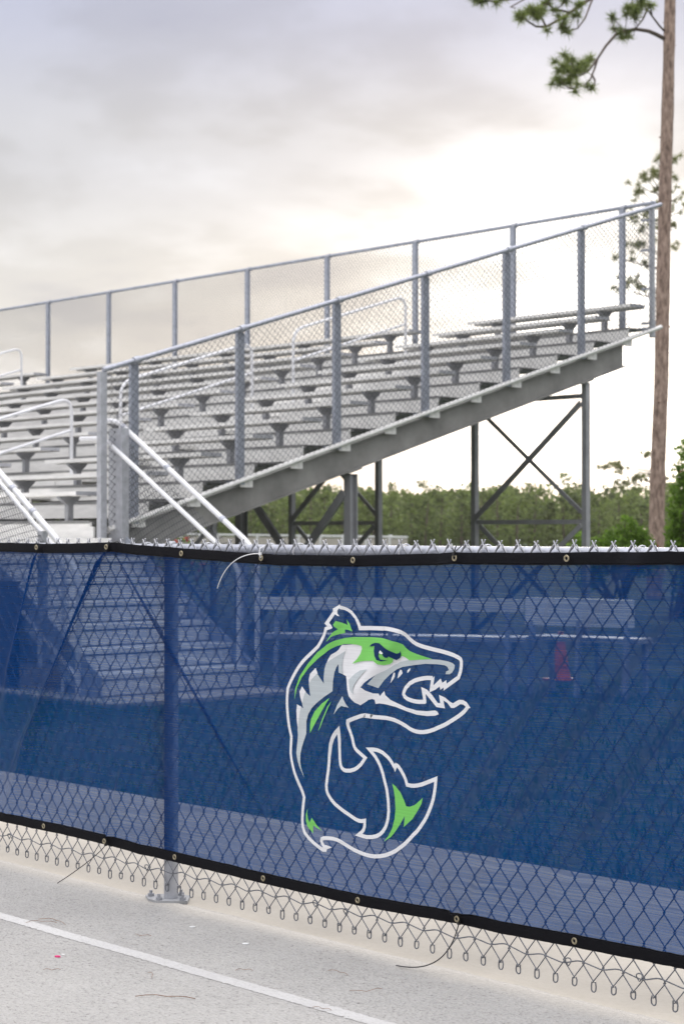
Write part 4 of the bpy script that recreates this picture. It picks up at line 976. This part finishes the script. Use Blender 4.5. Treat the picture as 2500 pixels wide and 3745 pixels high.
tie(curve3((9.974,y,1.187),(9.978,y-.004,1.196),(9.982,y-.004,1.202),(9.986,y-.004,1.21),6), [(9.972,y-.001,1.176),(9.975,y-.003,1.19),(9.976,YF+.01,1.214),(9.976,YF+.052,1.20)], .0016, M['black_plastic'], 'short black cable tie at a top grommet right of the emblem')

# ---------------------------------------------------------------- litter on the path
def chip(name, x, y, r, h, mat, label, cat, z=.0045, group=None, rz=0., long=1.6):
    m = MB(); n = 7
    top = [(x+(r*long*math.cos(k*2*math.pi/n)*R.uniform(.7,1.15))*math.cos(rz)-(r*math.sin(k*2*math.pi/n)*R.uniform(.7,1.15))*math.sin(rz),
            y+(r*long*math.cos(k*2*math.pi/n)*R.uniform(.7,1.15))*math.sin(rz)+(r*math.sin(k*2*math.pi/n)*R.uniform(.7,1.15))*math.cos(rz)) for k in range(n)]
    m.prism(top, 'z', z, z+h)
    return tag(part(name, m, mat, at=(x,y,z)), label, cat, group)
chip('paper_scrap', 9.049, -6.794, .0065, .004, M['pink'], 'tiny bright pink scrap lying on the path', 'scrap', rz=.7)
chip('paper_scrap', 8.98, -6.245, .007, .002, M['paper'], 'small white flake on the path nearest the fence post', 'scrap', rz=.8)
chip('paper_scrap', 9.28, -6.275, .008, .002, M['paper'], 'larger white flake on the path right of the other one', 'scrap', rz=.8)
chip('paper_scrap', 9.035, -6.765, .004, .002, M['paper'], 'white speck beside the pink scrap', 'scrap', rz=.2)
def twig(x, y, L, ang, r, label, group=None, curl=.15, mat='needle_dry'):
    pts = []
    for k in range(7):
        s = (k/6-.5)*L; c = curl*L*math.sin(k/6*math.pi*1.3)
        pts.append((x+s*math.cos(ang)-c*math.sin(ang), y+s*math.sin(ang)+c*math.cos(ang), .006+r+.004*math.sin(k)**2))
    m = MB(); m.tube(pts, r, 5)
    return tag(part('pine_needle', m, M[mat], at=(x,y,.006), smooth=True), label, 'twig', group)
twig(9.65, -6.85, .165, .72, .0011, 'long reddish pine needle lying on the path below the white line', curl=.06)
twig(8.625, -6.53, .13, .25, .0008, 'bent brown pine needle on the path just above the left of the white line')
twig(8.61, -6.565, .10, .9, .0007, 'thin brown pine needle crossing another one above the left of the white line')
tw = 'fallen pine needles scattered on the path'
tl = 'short brown pine needle fallen on the pale path'
for x, y, L, an in ((8.98,-6.44,.06,.2),(9.42,-6.73,.07,-.4),(10.05,-6.87,.09,1.0),(9.75,-6.32,.08,.1),(9.95,-6.40,.09,.9),(9.18,-6.90,.05,.7),(10.02,-6.62,.06,.3),(9.55,-6.50,.05,.9)):
    twig(x, y, L, an, .0007, tl, tw, curl=R.uniform(-.2,.2))

# ---------------------------------------------------------------- white rail fence far behind
WF = thing('white_fence', (-57,46.8,0), 'low white panelled fence far behind the legs of the grandstand', 'fence')
d = Vector((-43.6+57, 46.0-46.8, 0)); L = d.length; d.normalize(); o0 = Vector((-57.5,46.85,0))-d*12
LT = L+12
m = MB(); m.beam(o0+Vector((0,0,1.24)), o0+d*LT+Vector((0,0,1.06)), .09, .09); part('top_rail', m, M['white_vinyl'], WF)
m = MB(); m.beam(o0+Vector((0,0,.60)), o0+d*LT+Vector((0,0,.50)), .02, .98); part('infill_panel', m, M['pad'], WF)
p0 = None
for i in range(int(LT/1.62)+1):
    q = o0+d*(1.62*i); q.z = 0
    if p0 is None:
        m = MB(); m.box(q.x-.06,q.x+.06,q.y-.06,q.y+.06,-.03,1.16); p0 = part('post', m, M['white_vinyl'], WF, at=tuple(q))
    else: again(p0, WF, tuple(q))

# ---------------------------------------------------------------- trees
def tuft(mb, p, n, L, w, rnd, droop=.15):
    p = Vector(p)
    for i in range(n):
        d = Vector((rnd.gauss(0,1), rnd.gauss(0,1), rnd.gauss(.15,.9))).normalized()
        l = L*rnd.uniform(.6,1.1); q = p+d*l+Vector((0,0,-droop*l)); s = d.cross(Vector((rnd.gauss(0,1),rnd.gauss(0,1),rnd.gauss(0,1)))).normalized()*w
        st = p+d*l*.08
        mb.add([st-s, st+s, q], [(0,1,2)])
def card(mb, p, s, rnd):
    d = Vector((rnd.gauss(0,1), rnd.gauss(0,1), rnd.gauss(0,1))).normalized(); e = d.orthogonal().normalized()
    e = (Matrix.Rotation(rnd.uniform(0,6.28), 3, d) @ e); f = d.cross(e)
    p = Vector(p); a = s*rnd.uniform(.6,1.2)
    mb.add([p-e*a, p-f*a*.55, p+e*a, p+f*a*.55], [(0,1,2,3)])
def trunk(name, pts, r0, r1, parent, n=12, rough=0.):
    m = MB(); P = []
    pts = [Vector(p) for p in pts]
    for a, b in zip(pts, pts[1:]):
        k = max(1, int((b-a).length/.25))
        for i in range(k): P.append(a+(b-a)*i/k)
    P.append(pts[-1])
    N_ = len(P); rr = []
    for i, p in enumerate(P):
        r = r0+(r1-r0)*i/(N_-1)
        if rough: r *= 1+rough*noise.noise(Vector((0,0,p.z*2.1)))+(rough*.8 if R.random() < .10 else 0)
        rr.append(r)
    m.tube(P, rr, n); return part(name, m, M['bark'], parent, smooth=True)
TRUNK = [(-9.03,18.70,-.05)]+TRUNK_PTS
PT = thing('pine_tree', (-9.03,18.70,0), 'tall bare trunked pine at the right with needle tufts hanging into the sky', 'tree')
tk = trunk('trunk', TRUNK, .155, .095, PT, 14, .08)
c = MB()
for i in range(46):      # bark scars and stubs
    f = R.uniform(.05,.95); z = 1+f*12
    for a, b in zip(TRUNK, TRUNK[1:]):
        if a[2] <= z <= b[2]:
            t = (z-a[2])/(b[2]-a[2]); q = Vector(a).lerp(Vector(b), t); break
    an = R.uniform(0,6.28); r = .150-.0042*z
    dd = Vector((math.cos(an), math.sin(an), R.uniform(-.1,.3)))
    c.tube([q+dd*(r*.8), q+dd*(r+R.uniform(.01,.05))], [R.uniform(.012,.035), .006], 6)
part('branch_stubs', c, M['bark'], tk, kind='stuff')
for L in BRANCHES:
    m = MB(); n = len(L); m.tube(L, [.034*(1-i/n)+.009 for i in range(n)] if n > 6 else [.016*(1-i/n)+.006 for i in range(n)], 7)
    part('branch', m, M['twig'], PT, smooth=True)
rn = random.Random(5)
m = MB(); tw_ = MB()
for (x,y,z) in TUFTS:
    for q in range(2):
        p = (x+rn.gauss(0,.045), y+rn.gauss(0,.09), z+rn.gauss(0,.045))
        tuft(m, p, 85, .20, .0065, rn, .05)
        # short twig back towards the nearest branch point
        near = min((pt for L in BRANCHES for pt in L), key=lambda b_: (Vector(b_)-Vector(p)).length)
        tw_.tube([near, ((near[0]+p[0])/2+rn.gauss(0,.03), (near[1]+p[1])/2+rn.gauss(0,.03), (near[2]+p[2])/2-.03), p], .007, 4, cap=False)
part('needles', m, M['needles'], PT, fix=False, kind='stuff')
part('twigs', tw_, M['twig'], PT, fix=False, kind='stuff')
# the pine behind it
P2 = thing('pine_tree', (-20.9,33.95,0), 'small thin pine with scattered pale tufts behind the tall trunk', 'tree')
trunk('trunk', [(-20.88,33.94,-.05)]+TR2, .10, .04, P2, 8)
m = MB(); tw_ = MB()
for (x,y,z) in TUFTS2:
    for q in range(3):
        p = (x+rn.gauss(0,.11), y+rn.gauss(0,.15), z+rn.gauss(0,.10)); tuft(m, p, 50, .22, .009, rn, .02)
    zz = z-.25
    tw_.tube([(-20.80,33.93,zz-.1),((x-20.8)/2,(y+33.93)/2,zz+.02),(x,y,z)], [.022,.015,.007], 5, cap=False)
part('needles', m, M['needles_far'], P2, fix=False, kind='stuff')
part('branches', tw_, M['twig'], P2, fix=False, kind='stuff')
P3 = thing('pine_tree', (-55.57,77.6,0), 'sparse flat topped pine far away left of the tall trunk', 'tree')
trunk('trunk', [(-55.57,77.6,-.05)]+TR3, .16, .06, P3, 8)
m = MB(); tw_ = MB()
for (x,y,z) in TUFTS3:
    for q in range(5):
        p = (x+rn.gauss(0,.16), y+rn.gauss(0,.25), z+rn.gauss(0,.09)); tuft(m, p, 40, .24, .02, rn, .0)
    tw_.tube([(-55.53,77.58,z-.5),((x-55.5)/2,(y+77.6)/2,z-.2),(x,y,z-.02)], [.03,.02,.01], 5, cap=False)
part('needles', m, M['needles_far'], P3, fix=False, kind='stuff')
part('branches', tw_, M['twig'], P3, fix=False, kind='stuff')

# ---------------------------------------------------------------- shrubs
RT = Vector((math.cos(PHI), math.sin(PHI), 0)); FW = Vector((-math.sin(PHI), math.cos(PHI), 0))
def shrub(loc, lobes, nleaf, size, label, flowers, seed, leaf='shrub_leaf'):
    rnd = random.Random(seed); loc = Vector(loc)
    t = thing('shrub', tuple(loc), label, 'shrub')
    m = MB(); st = MB(); fl = MB()
    for (u, v, z, r) in lobes:
        c = loc+RT*u+FW*v+Vector((0,0,z))
        st.tube([loc+Vector((rnd.gauss(0,.08),rnd.gauss(0,.08),0)), loc+(c-loc)*.55+Vector((rnd.gauss(0,.08),rnd.gauss(0,.08),.1)), c], [.025,.016,.006], 5, cap=False)
        for i in range(int(nleaf*r*r*4)):
            d = Vector((rnd.gauss(0,1),rnd.gauss(0,1),rnd.gauss(0,1))).normalized()
            rad = r*(rnd.random()**.45)*(1+.35*noise.noise(d*2.3+c))
            card(m, c+d*rad, size, rnd)
        for i in range(flowers):
            if rnd.random() < (.2 if flowers == 1 else .6):
                d = (Vector((rnd.gauss(0,1),rnd.gauss(0,1),rnd.gauss(.2,.8)))-FW*.8).normalized()
                for q in range(5): card(fl, c+d*r*1.02+Vector((rnd.gauss(0,.02),rnd.gauss(0,.02),rnd.gauss(0,.02))), .035, rnd)
    part('foliage', m, M[leaf], t, fix=False, kind='stuff')
    part('stem', st, M['twig'], t, fix=False)
    if flowers: part('blossom', fl, M['blossom'], t, fix=False, kind='stuff')
    return t
base = Vector((-5.60,13.54,-.03))
shrub(base, [(-.72,.0,.95,.20),(-.60,.05,1.20,.12),(-.85,0,.9,.14),(-.55,0,1.0,.2),(-.42,.1,.75,.22),(-.34,-.1,1.10,.16),(-.22,.0,.80,.3),(-.08,-.1,1.02,.25),(.04,.1,1.30,.15),(.15,0,.85,.32),(.24,.1,1.20,.22),(.38,0,.80,.28),(.36,.1,1.22,.17),(.02,0,1.12,.22),(-.16,.1,1.25,.11),(.08,.0,1.50,.09),(-.5,.1,.5,.2),(.2,.1,1.42,.10),(.40,.05,1.05,.2)], 1900, .034, 'bright green shrub with a few orange blossoms at the foot of the tall pine', 1, 21)
tb = Vector((-3.72,12.61,-.03))
shrub(tb, [(.32,0,.6,.5),(.22,.1,1.2,.42),(.27,0,1.6,.42),(.2,.1,1.95,.30),(.30,0,2.3,.32),(.12,0,2.1,.15),(.1,0,2.5,.16),(.25,0,2.72,.16),(-.02,0,1.75,.14),(.0,.05,2.25,.10),(.55,0,1.4,.5),(.0,0,1.35,.22),(.02,0,1.1,.25),(-.08,0,1.55,.12),(.08,0,1.9,.2)], 1300, .04, 'tall leafy shrub cut off by the right edge of the photo', 1, 22)
shrub(Vector((-12.7,10.1,-.03)), [(-.3,0,.5,.3),(0,0,.85,.3),(.25,.1,.6,.3),(.05,0,1.15,.16),(-.12,0,1.2,.12)], 500, .04, 'low shrub with orange red blossoms seen beneath the stand beside the stair rail', 9, 23)

# ---------------------------------------------------------------- far wood
rnd = random.Random(40)
m = MB(); tk_ = MB()
CAM = Vector((13.6927,-9.8643,0))
rows = [(150,4.3,1.6),(168,4.8,1.8),(190,5.6,2.0),(215,6.4,2.2),(245,7.2,2.3)]
cnt = 0
for dist, h, sp in rows:
    half = dist*.215; u = -half
    while u < half:
        c = CAM+FW*(dist+rnd.uniform(-5,5))+RT*u
        hh = h*rnd.uniform(.80,1.06)*(1+.10*noise.noise(Vector((u*.035,dist*.01,0))))
        if rnd.random() < .14: hh *= rnd.uniform(1.08,1.24)
        cr = sp*rnd.uniform(.7,1.15)
        tk_.tube([c+Vector((0,0,-.05)), c+Vector((rnd.gauss(0,.1),rnd.gauss(0,.1),hh*.9))], [.13,.04], 5, cap=False)
        nl = rnd.randint(8,12)
        for i in range(nl):
            f = i/(nl-1); zc = hh*(.10+.84*f); rr = cr*1.25*math.sqrt(max(.10, 1-(abs(f-.45)/.62)**2))*rnd.uniform(.75,1.1)
            cc = c+Vector((rnd.gauss(0,rr*.45),rnd.gauss(0,rr*.45),zc))
            br_ = rr*.58+.15
            for q in range(40):
                d = Vector((rnd.gauss(0,1),rnd.gauss(0,1),rnd.gauss(0,.75))).normalized()
                card(m, cc+d*br_*rnd.random()**.4, (.24 if dist < 180 else .30), rnd)
        u += sp*rnd.uniform(.55,1.0); cnt += 1
o = part('far_wood', m, M['wood_leaf'], fix=False, kind='stuff'); o['label'] = 'distant belt of mixed green woodland along the horizon'; o['category'] = 'woodland'
o = part('far_wood_trunks', tk_, M['twig'], fix=False, kind='stuff'); o['label'] = 'distant grey trunks inside the belt of woodland'; o['category'] = 'woodland'

# ---------------------------------------------------------------- evening air
m = MB(); m.box(-260, 60, -70, 320, -1.2, 17.0)
hz = bpy.data.materials.new('haze_air'); hz.use_nodes = True
hn = hz.node_tree.nodes; hn.clear()
ho = hn.new('ShaderNodeOutputMaterial'); hv = hn.new('ShaderNodeVolumePrincipled')
hv.inputs['Color'].default_value = (1.0, .97, .92, 1); hv.inputs['Density'].default_value = .00022; hv.inputs['Anisotropy'].default_value = .45
hz.node_tree.links.new(hv.outputs[0], ho.inputs['Volume'])
o = part('haze', m, hz, kind='stuff'); o['label'] = 'thin warm evening haze over the far wood'; o['category'] = 'haze'
